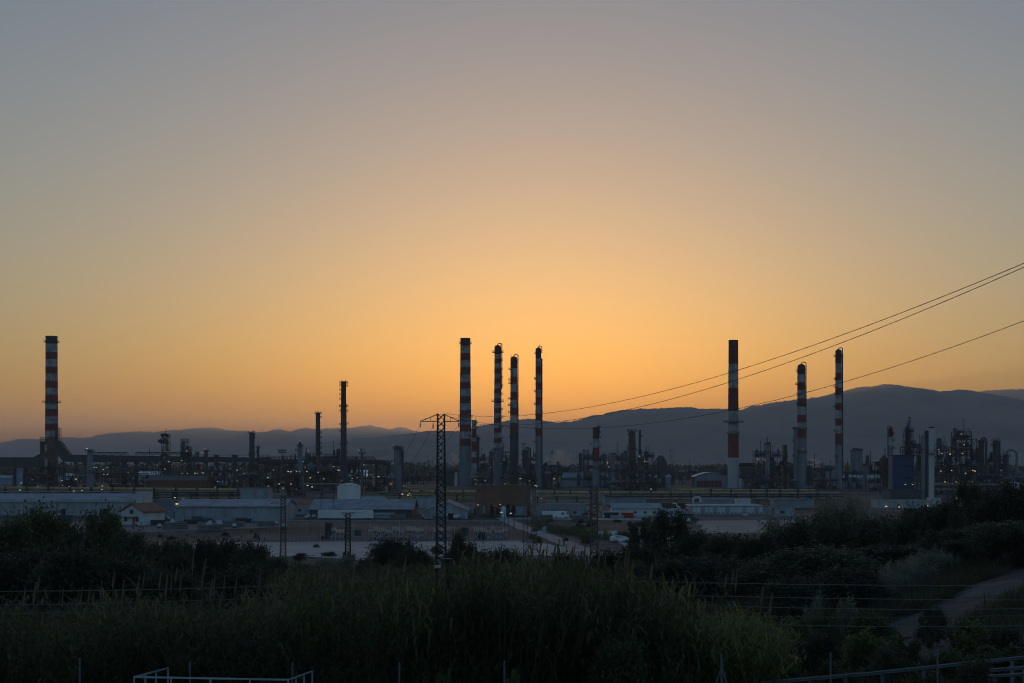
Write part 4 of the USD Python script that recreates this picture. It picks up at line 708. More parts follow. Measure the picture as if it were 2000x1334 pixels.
t.part('body', MB().prism([(t.x(620), z0), (t.x(729), z0), (t.x(728), z1 - .9), (t.x(726), z1), (t.x(621), z1)], 0, 3), 'tank_white'); t.part('chassis', MB().box(t.x(622), t.x(727), .4, 2.6, .75, z0 - .003), 'steel_dark')
for px in (628, 634, 714, 720): t.part('wheel', MB().tube([(t.x(px), .2, .5), (t.x(px), .6, .5)], .5, 12), 'opening_dark')
for i in range(6):
    for j in range(2):
        px = 734.5 + i * 6.6; tt = T('liquid_container', ('upper' if j else 'lower') + f' blue-white liquid container, {["first", "second", "third", "fourth", "fifth", "last"][i]} of its row beside the white trailer', 'container', px, 452, 'stacked liquid containers beside the trailer', z=j * 1.02)
        tt.part('tank', MB().box(-.46, .46, .04, .9, .16, .94), 'paint_light_blue'); tt.part('pallet', MB().box(-.5, .5, 0, .95, 0, .13), 'steel_dark')
        b = MB()
        for x in (-.49, 0, .49): b.box(x - .025, x + .025, -.01, .02, .14, 1.0)
        for z in (.4, .7, .97): b.box(-.48, .48, -.012, .018, z - .025, z + .025)
        tt.part('cage', b, 'wall_white')
t = shed('warehouse', 'pale gable-fronted warehouse with a dark doorway right of the dark grey shed', 452, 828, 914, 998, 982, wall='wall_pale', roof='wall_grey', gable=True, depth=26)
opening(t, 'doorway', 871, 886, 1003, 1014, 'opening_dark', .05, 'wall_grey')
for px in (840, 852, 898, 907): t.part('wall_rib', MB().box(t.x(px) - .08, t.x(px) + .08, -.09, 0, 0, t.z(998)), 'wall_grey')
t = flat_box('brown_building', 'windowless orange-brown building with a flat roof behind the cypress trees', 482, 930, 1036, 949.5, 16, 'brick_orange', roofm='brick_orange')
for px in np.arange(947, 1036, 17.5): t.part('panel_joint', MB().box(t.x(px) - .06, t.x(px) + .06, -.03, .02, 0, t.z(950)), 'brick_red')
for px, py in ((938, 947.5), (952, 946.5), (966, 947)): t.part('roof_unit', MB().box(t.x(px - 3), t.x(px + 3), 3, 6, t.z(949.5) + .11, t.z(py)), 'paint_light_blue')
opening(t, 'door', 943, 947, 988, 1002, 'paint_light_blue', .07); t.lamps([(934, 986), (977, 985), (1026, 980), (962, 988)], -1.2)
t = T('white_silo', 'slim white tank standing between the cypress trees', 'tank', 983.5, 458); t.part('tank', MB().lathe([(.01, t.z(989)), (.5, t.z(990)), (.75, t.z(992)), (.75, .5), (.45, 0.1)], 16), 'tank_white', smooth=40)
for a in (0, 120, 240): t.part('leg', MB().box(.7 * math.cos(math.radians(a)) - .06, .7 * math.cos(math.radians(a)) + .06, .7 * math.sin(math.radians(a)) - .06, .7 * math.sin(math.radians(a)) + .06, 0, .9), 'galvanised')
flat_box('kiosk', 'small pale block right of the brown building', 478, 1044, 1060, 987, 6, 'wall_grey')
def container(label, d, xl, xr, top, m, depth=2.4, cat='container', group=None, ribs=9):
    t = T('container', label, cat, (xl + xr) / 2, d, group); x0, x1, zt = t.x(xl), t.x(xr), t.z(top)
    t.part('body', MB().box(x0, x1, 0, depth, .12, zt), m)
    for x in np.linspace(x0 + .2, x1 - .2, ribs): t.part('rib', MB().box(x - .05, x + .05, -.06, 0, .25, zt - .15), m)
    t.part('frame', MB().box(x0 - .04, x1 + .04, -.08, .02, zt - .14, zt + .03).box(x0 - .04, x1 + .04, -.08, .02, .0, .16), m); return t
container('white container left of the parked van', 466, 1059, 1081.5, 998.5, 'tank_white'); container('white container standing behind the parked van', 468, 1084, 1107, 998.5, 'tank_white')
def vehicle(label, d, px, m, l=5.2, h=2.2, cat='van', rz=0, cab=.72):
    t = T('parked_van' if cat == 'van' else 'parked_car', label, cat, px, d, rz=rz); w = 1.9
    t.part('body', MB().prism([(-l / 2, .35), (l / 2, .35), (l / 2, 1.0), (l / 2 - .25, 1.15), (l / 2 - .9, 1.25), (l / 2 - 1.7, h), (-l / 2 + (.1 if cat == 'van' else .7), h), (-l / 2, h - .25 if cat == 'van' else 1.1)], 0, w), m)
    t.part('side_window', MB().box(l / 2 - 2.5, l / 2 - 1.75, -.012, .02, 1.3, h - .3), 'window_glass'); t.part('windscreen', MB().box(-l / 2 + .9, l / 2 - 2.6, -.012, .02, 1.35, h - .35) if cat != 'van' else MB().box(l / 2 - 1.6, l / 2 - 1.35, -.012, .02, 1.25, 1.5), 'window_glass')
    for x in (-l / 2 + .95, l / 2 - .95):
        for y in (.02, w - .24): wp = t.part('tyre', MB().tube([(x, y - .03, .34), (x, y + .22, .34)], .34, 14), 'opening_dark'); t.part('rim', MB().tube([(x, y - .045, .34), (x, y - .032, .34)], .2, 10), 'galvanised', parent=wp)
    return t
vehicle('white van parked in front of the white containers', 455, 1096, 'tank_white'); vehicle('dark car parked left of the white-walled building', 468, 1150, 'shaft_dark', 4.3, 1.5, 'car')
vehicle('pale car parked on the yard left of the panelled hall', 430, 1330, 'wall_white', 4.3, 1.5, 'car'); vehicle('dark blue car parked near the panelled hall', 428, 1352, 'paint_blue', 4.3, 1.5, 'car')
vehicle('white car below the white cabins', 318, 1213, 'wall_white', 4.3, 1.5, 'car', rz=12)
t = shed('white_building', 'white-walled low building behind the red container', 480, 1196, 1292, 994, 985, wall='wall_white', roof='wall_grey', depth=12)
for a in (1239, 1258, 1276): opening(t, 'window', a, a + 4, 999, 1003, 'window_glass', .04, 'wall_grey')
container('red container in front of the white-walled building', 458, 1214, 1237, 1001.5, 'paint_red')
t = shed('blue_white_building', 'blue-white low building continuing right from the white-walled one', 484, 1293.5, 1326, 999, 995, wall='paint_light_blue', roof='wall_pale', depth=9); opening(t, 'door', 1303, 1308, 1001, 1007, 'wall_white', .05)
flat_box('brown_wall_block', 'dull brown block above the blue-white low building', 520, 1268, 1345, 985, 8, 'shaft_rust', roofm='roof_dark')
t = T('white_pipe', 'white stepped pipe left of the panelled hall', 'pipe', 1323, 486); t.part('pipe', MB().tube([t.p(1314, 983), t.p(1321, 983.5), t.p(1322.5, 989), t.p(1327, 990.5), t.p(1328, 992), t.p(1328, 1003)], .25, 8), 'tank_white', smooth=50)
t = flat_box('panelled_hall', 'long low hall with a front of pale blue-white panels, right of centre', 482, 1349, 1488, 988.5, 14, 'wall_grey', roofm='wall_white')
for a in np.arange(1352, 1486, 8.1): p = t.part('panel', MB().box(t.x(a) + .05, t.x(a + 8.1) - .05, -.1, -.001, t.z(1003), t.z(990.5)), 'wall_white' if int(a) % 3 else 'paint_light_blue'); t.part('panel_stripe', MB().box(t.x(a) + .5, t.x(a + 8.1) - .5, -.12, -.101, t.z(1003) + .05, t.z(1000.5)), 'brick_red' if 1385 < a < 1425 else 'wall_dark', parent=p)
t.part('support_leg', MB().box(t.x(1449), t.x(1459), -1.5, -.2, 0, t.z(1003)), 'wall_white')
flat_box('roof_block', 'small pale block with a yellow panel above the panelled hall', 500, 1441, 1466, 977, 6, 'wall_white'); flat_box('annex', 'pale low annex at the right end of the panelled hall', 484, 1489.5, 1507, 995, 6, 'paint_light_blue')
t = T('pipe_arch', 'small white pipe arch above the panelled hall', 'pipe', 1362, 520); t.part('pipe', MB().tube([t.p(1354, 982), t.p(1354, 973), t.p(1356, 971), t.p(1367, 971), t.p(1368, 973), t.p(1368, 982)], .3, 8), 'tank_white', smooth=50); t.part('foot', MB().box(t.x(1352), t.x(1370), -.5, .5, 0, t.z(981)), 'wall_grey')
for a, c, top, lab in ((1168, 1179, 1039.5, 'left of the two white cabins on the small concrete yard'), (1188, 1205, 1037.5, 'wider right white cabin on the small concrete yard')):
    t = T('cabin', lab, 'cabin', (a + c) / 2, 334); x0, x1, zt = t.x(a), t.x(c), t.z(top); t.part('wall', MB().box(x0, x1, 0, 2.2, 0, zt), 'tank_white'); t.part('roof', MB().box(x0 - .1, x1 + .1, -.1, 2.3, zt + .003, zt + .12), 'wall_pale'); t.part('door', MB().box(x0 + .25, x0 + .65, -.04, 0, .05, zt - .25), 'wall_grey')
for i, (px, d, w_, h, m, lab) in enumerate([(1063, 362, .55, 1.6, 'paint_light_blue', 'pale blue cabinet beside the curving gravel road'), (1255, 350, 1.0, 2.0, 'wall_white', 'white tilted board behind the dark trees right of the cabins'), (520, 436, 2.2, 1.1, 'wall_white', 'white heap of sacks in the yard left of the near rusty pylon'), (536, 437, 1.4, 1.3, 'wall_white', 'white tarpaulin bundle in the yard beside the rusty pylon'),
    (440, 428, 2.2, 1.2, 'paint_light_blue', 'blue crate stack in front of the door panels'), (405, 427, 1.4, 1.0, 'wall_dark', 'dark scrap heap in front of the door panels'), (470, 430, 1.8, 1.2, 'shaft_rust', 'rusty scrap bin in front of the door panels'), (384, 430, 1.6, 1.6, 'wall_dark', 'dark skip at the left end of the door panels'),
    (300, 440, 1.6, 1.2, 'wall_dark', 'dark crate right of the white house'), (318, 432, 1.1, 1.3, 'shaft_rust', 'rusty bin right of the white house'), (335, 445, 1.2, 2.6, 'paint_blue', 'upright blue tank at the corner of the panel-fronted shed'), (125, 425, 2.4, 2.2, 'paint_blue', 'blue tarpaulin-covered load behind the trees at left'), (108, 430, 2.0, 2.8, 'wall_white', 'white tilted dish-like panel behind the trees at left'),
    (1185, 463, 1.3, 1.9, 'wall_white', 'small white booth left of the red container'), (1205, 455, 2.2, 1.0, 'wall_pale', 'pale pallet stack left of the red container'), (1250, 452, 1.6, .9, 'paint_light_blue', 'pale blue pallet stack right of the red container'), (1090, 380, 1.2, .7, 'concrete', 'concrete block on the brown field')]):
    t = T(['crate', 'heap', 'bin', 'pallet_stack'][i % 4], lab, ['crate', 'heap', 'bin', 'pallet stack'][i % 4], px, d)
    t.part('body', MB().prism([(-w_, .08), (w_, .08), (w_ * .94, h), (-w_ * .9, h * (.86 if i % 3 == 0 else 1))], 0, 1.4), m); t.part('base', MB().box(-w_ * 1.02, w_ * 1.02, -.03, 1.43, 0, .078), 'steel_dark'); t.part('strap', MB().box(-w_ * .98, w_ * .98, -.03, 0, h * .45, h * .52), 'steel_grey')
t = T('cable_drum', 'large cable drum standing before the door panels', 'cable drum', 425, 429)
for y in (0, .9): t.part('flange', MB().tube([(0, y, 1.05), (0, y + .1, 1.05)], 1.05, 18), 'paint_light_blue')
t.part('core', MB().tube([(0, .101, 1.05), (0, .899, 1.05)], .55, 14), 'steel_dark')

# the substation
d = 336
t = T('busbar_gantry', 'long pale busbar beam on posts above the substation', 'gantry', 760, d)
t.part('beam', MB().tube([t.p(540, 1017.5), t.p(985, 1018)], .14, 8), 'galvanised')
for px in (545, 600, 633, 690, 723, 780, 833, 888, 940, 983): t.part('post', MB().box(t.x(px) - .09, t.x(px) + .09, -.09, .09, 0, t.z(1018.2)), 'galvanised')
rs = random.Random(4); proto_b = None
for i, px in enumerate([652, 660, 668, 724, 733, 741, 749, 757, 763, 770, 777, 784, 800, 808, 816, 823, 851, 859, 867, 875, 930, 938, 946, 955, 963, 971, 979, 987]):
    dd = d - 2 - (i % 3) * 3
    if proto_b is None:
        b_ = T('circuit_breaker', 'grey switchgear pole topped by pale ribbed insulators in the substation', 'switchgear', px, dd, 'switchgear poles in the substation')
        b_.part('stand', MB().box(-.12, .12, -.12, .12, 0, 1.7), 'steel_grey'); b_.part('cabinet', MB().box(-.35, .35, -.3, .3, .5, 1.1), 'wall_grey')
        for x in (-.42, 0, .42): b_.part('insulator', MB().lathe([(.05, 1.75)] + [(q, 1.75 + .1 * j) for j, q in enumerate([.06, .15, .06, .15, .06, .15, .06, .15, .06, .12, .01])], 8, (x, 0)), 'porcelain')
        b_.part('crossbar', MB().box(-.6, .6, -.07, .07, 1.66, 1.75), 'steel_grey'); proto_b = b_.path
    else: copy_of(proto_b, None, (X(px, dd), dd, 0), (1, 1, rs.uniform(.8, 1.15)), rs.uniform(-25, 25), 'switchgear poles in the substation')
for a, c, top, lab in ((634, 649, 1021, 'dark transformer block left of the near dark pylon in the substation'), (692, 705, 1035, 'low dark transformer right of the near dark pylon'), (900, 915, 1030, 'grey transformer behind the brown tree in the substation')):
    t = T('transformer', lab, 'transformer', (a + c) / 2, d + 4); x0, x1, zt = t.x(a), t.x(c), t.z(top); t.part('tank', MB().box(x0, x1, 0, 2, .3, zt), 'wall_dark'); t.part('plinth', MB().box(x0 - .2, x1 + .2, -.2, 2.2, 0, .297), 'concrete')
    for x in np.arange(x0 + .2, x1 - .1, .35): t.part('cooling_fin', MB().box(x - .04, x + .04, -.35, -.001, .5, zt - .3), 'wall_dark')
fn = None
for i, px in enumerate(np.arange(502, 1010, 7.3)):
    dd = 320
    if fn is None:
        f_ = T('fence_post', 'thin pale post of the wire fence in front of the substation', 'fence post', px, dd, 'substation fence posts'); f_.part('post', MB().box(-.05, .05, -.05, .05, 0, 2.2), 'galvanised'); f_.part('arm', MB().tube([(0, 0, 2.2), (0, -.3, 2.5)], .04, 4), 'galvanised'); fn = f_.path
    else: copy_of(fn, None, (X(px, dd), dd, 0), group='substation fence posts')
t = T('fence_wire', 'horizontal wires and mesh of the fence in front of the substation', 'fence wire', 755, 320)
for z in (.3, .9, 1.5, 2.1): t.part('wire', MB().tube([(t.x(502), -.06, z), (t.x(1008), -.06, z)], .02, 4), 'wire_grey')
def pole(label, px, d, top, m='steel_grey', lit=None, arm=0, name='street_lamp', cat='street lamp'):
    t = T(name, label, cat, px, d); zt = t.z(top); t.part('mast', MB().tube([(0, 0, 0), (0, 0, zt)], [.12, .07], 8), m)
    if arm: t.part('arm', MB().tube([(0, 0, zt), (arm, 0, zt + .25)], .05, 6), m); t.part('lamp_head', MB().box(arm - .25, arm + .25, -.15, .15, zt + .18, zt + .32), 'galvanised')
    if lit: t.part('lamp_glass', MB().blob((arm, 0, zt + .08), (.3, .16, .1)), lit)
    return t
pole('lit street lamp left of the slim white tank', 975, 400, 1001, lit='lamp_white', arm=.6); pole('lit street lamp right of the slim white tank', 993.5, 398, 1003, lit='lamp_white', arm=.6)
pole('tall bare mast left of the dark yard tree', 437, 345, 1014, name='light_mast', cat='mast'); pole('pale post pair left one, right of the near rusty insulator pylon', 1235, 340, 1012, 'wall_pale', name='pale_post', cat='post'); pole('pale post beside its twin, right of the near rusty insulator pylon', 1239, 341, 1012, 'wall_pale', name='pale_post', cat='post')
pole('thin mast with two cross arms right of the light green-grey shed', 1310, 930, 874, 'steel_dark', name='radio_mast', cat='mast'); 
t = T('mast_arms', 'two short cross arms on the thin mast right of the light green-grey shed', 'cross arms', 1310, 929)
for py, w_ in ((880, 5), (892.5, 5)): t.part('arm', MB().box(t.x(1310 - w_), t.x(1310 + w_), -.12, .12, t.z(py) - .12, t.z(py) + .12), 'steel_dark')
for i, (px, d_, py) in enumerate([(919, 420, 975), (934, 415, 985), (968, 405, 992), (985, 402, 995), (1004, 380, 1000), (627, 470, 955), (652, 470, 957)]): pole(['leftmost tall timber-coloured pole by the gable warehouse', 'tall pole left of the brown building corner', 'short pole at the foot of the cypress trees', 'pole right of the slim white tank', 'pole at the bend of the gravel road', 'thin pole standing left before the white tank', 'thin pole standing at the right edge of the white tank'][i], px, d_, py, 'lattice_rust' if i < 5 else 'steel_dark', name='utility_pole', cat='pole')

# loose clutter of the yards: one of each kind, then copies
rs = random.Random(11)
def scatter(make, label, group, spots):
    src = None
    for px, py in spots:
        gx_, d_ = gp(px, py)
        if src is None: src = make(px, d_, label, group)
        else: copy_of(src, label, (gx_, d_, 0), (rs.uniform(.8, 1.25),) * 3, rs.uniform(-40, 40), group)
def mk_pallets(px, d, lab, g):
    t = T('pallet_stack', lab, 'pallet stack', px, d, g)
    for i in range(4): t.part('pallet', MB().box(-.6, .6, 0, 1, .16 * i, .16 * i + .04).box(-.6, .6, 0, 1, .16 * i + .1, .16 * i + .14).box(-.6, -.5, 0, 1, .16 * i + .041, .16 * i + .099).box(.5, .6, 0, 1, .16 * i + .041, .16 * i + .099), 'shaft_rust')
    t.part('load', MB().prism([(-.55, .65), (.55, .65), (.5, 1.6), (-.52, 1.5)], .05, .95), 'wall_white'); return t.path
def mk_skip(px, d, lab, g):
    t = T('skip', lab, 'skip', px, d, g); t.part('body', MB().prism([(-1.5, .1), (1.5, .1), (2.0, 1.4), (-2.0, 1.4)], 0, 1.7), 'steel_dark'); t.part('rim', MB().box(-2.05, 2.05, -.06, 0, 1.3, 1.42), 'rail_metal')
    for x in (-1, 0, 1): t.part('rib', MB().box(x - .05, x + .05, -.05, 0, .15, 1.29), 'rail_metal')
    return t.path
def mk_cabin(px, d, lab, g):
    t = T('site_cabin', lab, 'cabin', px, d, g); t.part('wall', MB().box(-2.6, 2.6, 0, 2.3, .15, 2.5), 'wall_pale'); t.part('roof', MB().box(-2.7, 2.7, -.1, 2.4, 2.503, 2.65), 'roof_grey'); t.part('door', MB().box(1.2, 2.0, -.04, 0, .16, 2.15), 'wall_grey'); t.part('window', MB().box(-1.8, -.4, -.04, 0, 1.1, 1.9), 'window_glass'); t.part('skid', MB().box(-2.5, 2.5, .1, 2.2, 0, .147), 'steel_dark'); return t.path
def mk_pipes(px, d, lab, g):
    t = T('pipe_stack', lab, 'pipe stack', px, d, g)
    for i in range(4):
        for j in range(4 - i): t.part('pipe', MB().tube([(-3, .5 * j + .25 * i, .24 + .42 * i), (3, .5 * j + .25 * i, .24 + .42 * i)], .23, 8), 'pipe_grey')
    return t.path
scatter(mk_pallets, 'small wrapped pallet stack standing in the cluttered earth yard or beside the sheds', 'wrapped pallet stacks in the yards', [(rs.uniform(285, 560), rs.uniform(1017, 1036)) for _ in range(16)] + [(rs.uniform(1180, 1345), rs.uniform(1008, 1022)) for _ in range(9)] + [(rs.uniform(575, 900), rs.uniform(1012, 1017)) for _ in range(8)])
scatter(mk_skip, 'dark open skip standing in the cluttered yards', 'dark skips in the yards', [(372, 1024), (478, 1021), (548, 1014), (305, 1026), (1192, 1011), (1262, 1018), (1340, 1012), (640, 1014)])
scatter(mk_cabin, 'small pale flat-roofed site cabin with a door and one window', 'site cabins around the yards', [(322, 1016), (590, 1006), (1128, 1009), (1010, 1008), (1535, 1010), (915, 1004), (1330, 1007)])
scatter(mk_pipes, 'grey stack of stored pipes lying in the yards', 'stored pipe stacks in the yards', [(455, 1030), (345, 1034), (520, 1028), (410, 1038), (780, 1014), (860, 1016), (1300, 1022), (1060, 1018), (1140, 1019)])
flat_box('low_office', 'long low flat-roofed office between the brown building and the white-walled one', 540, 1066, 1150, 985, 9, 'wall_grey', roofm='wall_pale'); flat_box('low_office', 'low flat-roofed store behind the gable warehouse', 560, 812, 850, 972, 9, 'wall_pale', roofm='roof_grey'); flat_box('low_office', 'pale flat store behind the panel-fronted shed', 560, 470, 524, 955, 10, 'wall_pale', roofm='roof_grey'); flat_box('low_office', 'low white annex right of the small white tank', 545, 706, 750, 971, 8, 'wall_white', roofm='wall_pale'); flat_box('low_office', 'low grey store under the right yellow pipes', 600, 1180, 1262, 974, 9, 'wall_grey', roofm='roof_grey'); flat_box('low_office', 'low pale store above the panelled hall', 590, 1376, 1436, 975, 9, 'wall_grey', roofm='wall_pale'); flat_box('low_office', 'dull low store right of the panelled hall behind the greyish trees', 560, 1512, 1590, 978, 9, 'wall_grey', roofm='roof_grey')
rack('long rack of thin grey lines between the yellow pipes and the low stores at right', 610, 1200, 1560, 976, 2, 6, 57, m='steel_grey')
# ------------------------------------------------------------------ lattice pylons and lines
def lattice(name, label, px, d, top, wb, wt, m='lattice_galv', arms=(), n=None, base=None, tags=(), cat='pylon', strutw=1.0, rz=0):
    "a square lattice tower: four legs, braced faces; arms = (row, left reach px, right reach px, kind)"
    z0 = float(height(X(px, d), d)) - .1; t = T(name, label, cat, px, d, None, z0, rz); zt = t.z(top); b0, b1 = wb / 2 * t.k, wt / 2 * t.k; lw = max(.05, b1 * .16) * strutw
    hw = lambda z: b0 + (b1 - b0) * z / zt
    for sx in (-1, 1):
        for sy in (-1, 1):
            t.part('leg', MB().tube([(sx * b0, sy * b0, 0), (sx * b1, sy * b1, zt)], lw, 4), m)
    n = n or max(6, int(zt / (b0 + b1) / 1.1))
    zs = np.linspace(0, zt, n + 1)
    for sx, sy in ((0, -1), (0, 1), (-1, 0), (1, 0)):
        b = MB()
        for i, (z, z2) in enumerate(zip(zs[:-1], zs[1:])):
            s_ = 1 if i % 2 else -1; h, h2 = hw(z), hw(z2)
            A = (-s_ * h, sy * h, z) if sy else (sx * h, -s_ * h, z); C = (s_ * h2, sy * h2, z2) if sy else (sx * h2, s_ * h2, z2); b.bar(A, C, lw * .8)
            A2 = (s_ * h, sy * h, z) if sy else (sx * h, s_ * h, z); C2 = (-s_ * h2, sy * h2, z2) if sy else (sx * h2, -s_ * h2, z2); b.bar(A2, C2, lw * .65)
        t.part('bracing', b, m)
    t.part('footing', MB().box(-b0 - .25, b0 + .25, -b0 - .25, b0 + .25, -.4, .25), 'concrete')
    for py, L, R_, kind in arms:
        z = t.z(py); up = kind * t.k; b = MB()
        for s_, q in ((-1, L), (1, R_)):
            if not q: continue
            e = s_ * q * t.k
            for y in (-b1, b1): b.bar((s_ * b1, y, z), (e, 0, z), lw * .75); b.bar((s_ * b1, y, z + up), (e, 0, z), lw * .7)
            b.bar((s_ * q * t.k * .45, -b1 * .55, z), (s_ * q * t.k * .45, b1 * .55, z), lw * .5); b.bar((s_ * q * t.k * .5, 0, z), (s_ * q * t.k * .5, 0, z + up * .55), lw * .5)
        t.part('crossarm', b, m)
    for px_, py, ln in tags:
        b = MB(); c = t.p(px_, py)
        b.lathe([(.02, c[2])] + [(r, c[2] - ln * (i + 1) / 9) for i, r in enumerate([.03, .1, .03, .1, .03, .1, .03, .03])] + [(.005, c[2] - ln)], 8, (c[0], 0)); t.part('insulator_string', b, 'porcelain')
    return t
main = lattice('lattice_pylon', 'tall dark lattice pylon with a wide bow-shaped crossarm, nearest the reeds', 861.5, 140, 808, 19, 13, arms=[(823, 41, 36, 14)], tags=[(821, 825, .55), (846, 825, .75), (896, 825, .55)], n=26, m='steel_dark', strutw=1.35)
lattice('lattice_pylon', 'rusty lattice pylon with a bare top in front of the panel-fronted shed', 553, 232, 968, 11, 7.5, 'lattice_rust', arms=[(984, 26, 0, 9)], n=22)
lattice('lattice_pylon', 'slender dark lattice pylon with a small V-braced crossarm before the substation', 679.5, 200, 1001, 11, 7.5, 'steel_dark', arms=[(1001.5, 13, 13, -8)], n=18, strutw=1.1)
lattice('lattice_pylon', 'stout rusty pylon crowded with insulators below the red and white flare column', 1160.5, 235, 948, 15, 11, 'lattice_rust', arms=[(960, 12, 10, 3), (986, 15, 14, 3), (999, 12, 12, 3), (1016, 10, 10, 3)], tags=[(1150, 961, .8), (1170, 961, .8), (1147, 987, 1.0), (1174, 987, 1.0), (1150, 1000, .8), (1171, 1000, .8), (1155, 1017, .7), (1168, 1017, .7)], n=20)
lattice('lattice_pylon', 'thin grey lattice pylon in front of the brown building, left of a pair', 1027, 262, 948, 10, 6, 'lattice_galv', n=18)
lattice('lattice_pylon', 'thin grey lattice pylon at the right edge of the brown building, right of a pair', 1043, 285, 954, 13, 6, 'lattice_galv', n=18)
lattice('lattice_pylon', 'distant power pylon standing in the steam right of the slim banded column', 1078, 1700, 880, 6, 2, 'lattice_galv', arms=[(888, 6, 6, 2), (896, 9, 9, 2)], n=8, strutw=3)
def wire(label, a, b, sag, r=.014, m='wire', name='power_line', cat='power line', group=None):
    a, b = np.array(a, float), np.array(b, float); t = np.linspace(0, 1, 60)[:, None]; p = a + (b - a) * t; p[:, 2] -= (4 * sag * t * (1 - t))[:, 0]
    obj(name, MB().tube(p, r, 5).mesh(), m, label=label, cat=cat, group=group)
wire('upper overhead line rising from the main lattice pylon to the top right', P(872, 808, 140), (27.05, 40, 29.35), 3.39, .017)
wire('middle overhead line rising from the right arm of the main lattice pylon', P(896, 825, 140), (26.85, 40, 29.45), 3.5, .017)
wire('lowest overhead line crossing the banded towers to the right edge', P(858, 809, 140), (45, 40, 37.2), 7.5, .017)
wire('line from the left arm tip of the main pylon down to the slender pylon', P(821, 829, 140), P(668, 1001, 200), 2.6, .014)
wire('line from the middle insulator of the main pylon down to the slender pylon', P(846, 832, 140), P(680, 1001, 200), 2.6, .014)
wire('line from the right arm tip of the main pylon down to the slender pylon', P(896, 829, 140), P(691, 1001, 200), 2.4, .014)
# ------------------------------------------------------------------ near pole, its lines, fences, rails
zp = float(height(X(862, 47), 47))
t = T('utility_pole', 'near pole top with three small insulators in front of the main lattice pylon', 'pole', 862, 47, None, zp)
t.part('post', MB().tube([(t.x(875), 0, 0), t.p(875, 1094)], .075, 8), 'steel_dark'); t.part('cap', MB().lathe([(.01, t.z(1091)), (.16, t.z(1091)), (.16, t.z(1094)), (.08, t.z(1097))], 10, (t.x(875), 0)), 'steel_dark')
t.part('arm_post', MB().tube([(t.x(853), 0, 0), t.p(853, 1112)], .05, 6), 'steel_dark'); t.part('crossbar', MB().box(t.x(842), t.x(860), -.04, .04, t.z(1113), t.z(1110.5)), 'steel_dark')
for px in (846, 852, 858): t.part('insulator', MB().lathe([(.01, t.z(1103.5))] + [(q, t.z(1104 + i)) for i, q in enumerate([.035, .055, .035, .055, .035, .05, .02])], 10, (t.x(px), 0)), 'porcelain')
for i, (l, r_, lab) in enumerate([((-40, 1155), (850, 1128), 'upper grey line sagging across the reeds at left'), ((-40, 1182), (846, 1148), 'middle grey line across the reeds at left'), ((-40, 1198), (846, 1172), 'lowest grey line low in the reeds at left')]):
    wire(lab, P(l[0], l[1], 43), P(r_[0], r_[1], 47), .12, .011, 'wire_grey')
for i, (l, r_, lab) in enumerate([((868, 1124), (2060, 1144), 'top grey line crossing the dark trees at right'), ((868, 1148), (2060, 1172), 'second grey line crossing the dark trees at right'), ((1300, 1179), (2060, 1188), 'third grey line crossing the scrub at right'), ((1300, 1199), (2060, 1200), 'faint fourth line crossing the scrub at right'), ((1340, 1214), (2060, 1221), 'lowest grey line crossing the scrub at right')]):
    wire(lab, P(l[0], l[1], 47), P(r_[0], r_[1], 43), 0.10, .0105 if i != 3 else .006, 'wire_grey')
def fpost(label, px, d, top, group=None, r=.028, m='wire_grey', stays=False, h=None):
    z0 = float(height(X(px, d), d)) - .15; t = T('fence_post', label, 'fence post', px, d, group, z0); zt = t.z(top); t.part('post', MB().tube([(0, 0, 0), (0, 0, zt)], r, 8), m); t.part('cap', MB().lathe([(.004, zt + .03), (r * 1.15, zt + .012), (r * 1.15, zt)], 8), m)
    if stays:
        for s_ in (-1, 1): t.part('stay', MB().tube([(0, 0, zt - .35), (s_ * .62, 0, .1)], r * .7, 6), m)
for px, py, lab in ((156, 1288, 'thin post in front of the reeds, leftmost of the near fence'), (371, 1294, 'near fence post between the two ends of the white railing'), (571, 1297, 'near fence post at the right end of the white railing'), (780, 1296, 'near fence post below the brightest reed glint'), (985, 1292, 'near fence post left of the round green bush'), (1622, 1276, 'near fence post in the scrub right of the braced one'), (1831, 1270, 'rightmost near fence post, behind the guardrail')): fpost(lab, px, 39, py)
fpost('near fence post braced by two slanting stays at the light green reed clump', 1409, 39, 1279, stays=True, r=.03)
for px, py, lab in ((1508, 1214, 'far fence post left of the shrubs below the dark trees'), (1639, 1211, 'far fence post in the middle of the scrub'), (1785, 1206, 'tall far fence post at the foot of the dirt path'), (1930, 1206, 'far fence post on the slope above the dirt path')): fpost(lab, px, 66, py, r=.03, m='wire_grey')
# white railing box at the bottom
d0 = 36.0; zr = lambda py, d: Z(py, d)
t = T('railing', 'white tubular railing round a pit at the bottom left edge', 'railing', 430, d0, None, Z(1334 + 40, d0))
def rp(px, py, d): q = P(px, py, d); return (q[0] - X(430, d0), q[1] - d0, q[2] - t.z0)
front = [(262, 1323), (563, 1328)]; Lb, Rb = (328, 1305), (610, 1311)
t.part('top_rail', MB().tube([rp(328, 1305, 39.0), rp(262, 1322.5, d0), rp(563, 1328, d0), rp(610, 1311, 39.0)], .026, 8), 'wall_pale')
for a, b_ in (((262, 1322.5, d0), None), ((305, 1312, 38.0), None), ((284, 1317, 37), None), ((328, 1305, 39.0), None), ((334, 1324, d0), None), ((411, 1325.5, d0), None), ((488, 1327, d0), None), ((563, 1328, d0), None), ((578, 1322, 37), None), ((594, 1317, 38), None), ((610, 1311, 39.0), None)):
    q = rp(*a); t.part('post', MB().tube([(q[0], q[1], q[2] - 1.35), q], .024, 8), 'wall_pale')
t.part('lower_rail', MB().tube([rp(328, 1345, 39.0), rp(262, 1362, d0), rp(563, 1367, d0), rp(610, 1350, 39.0)], .02, 6), 'wall_pale')
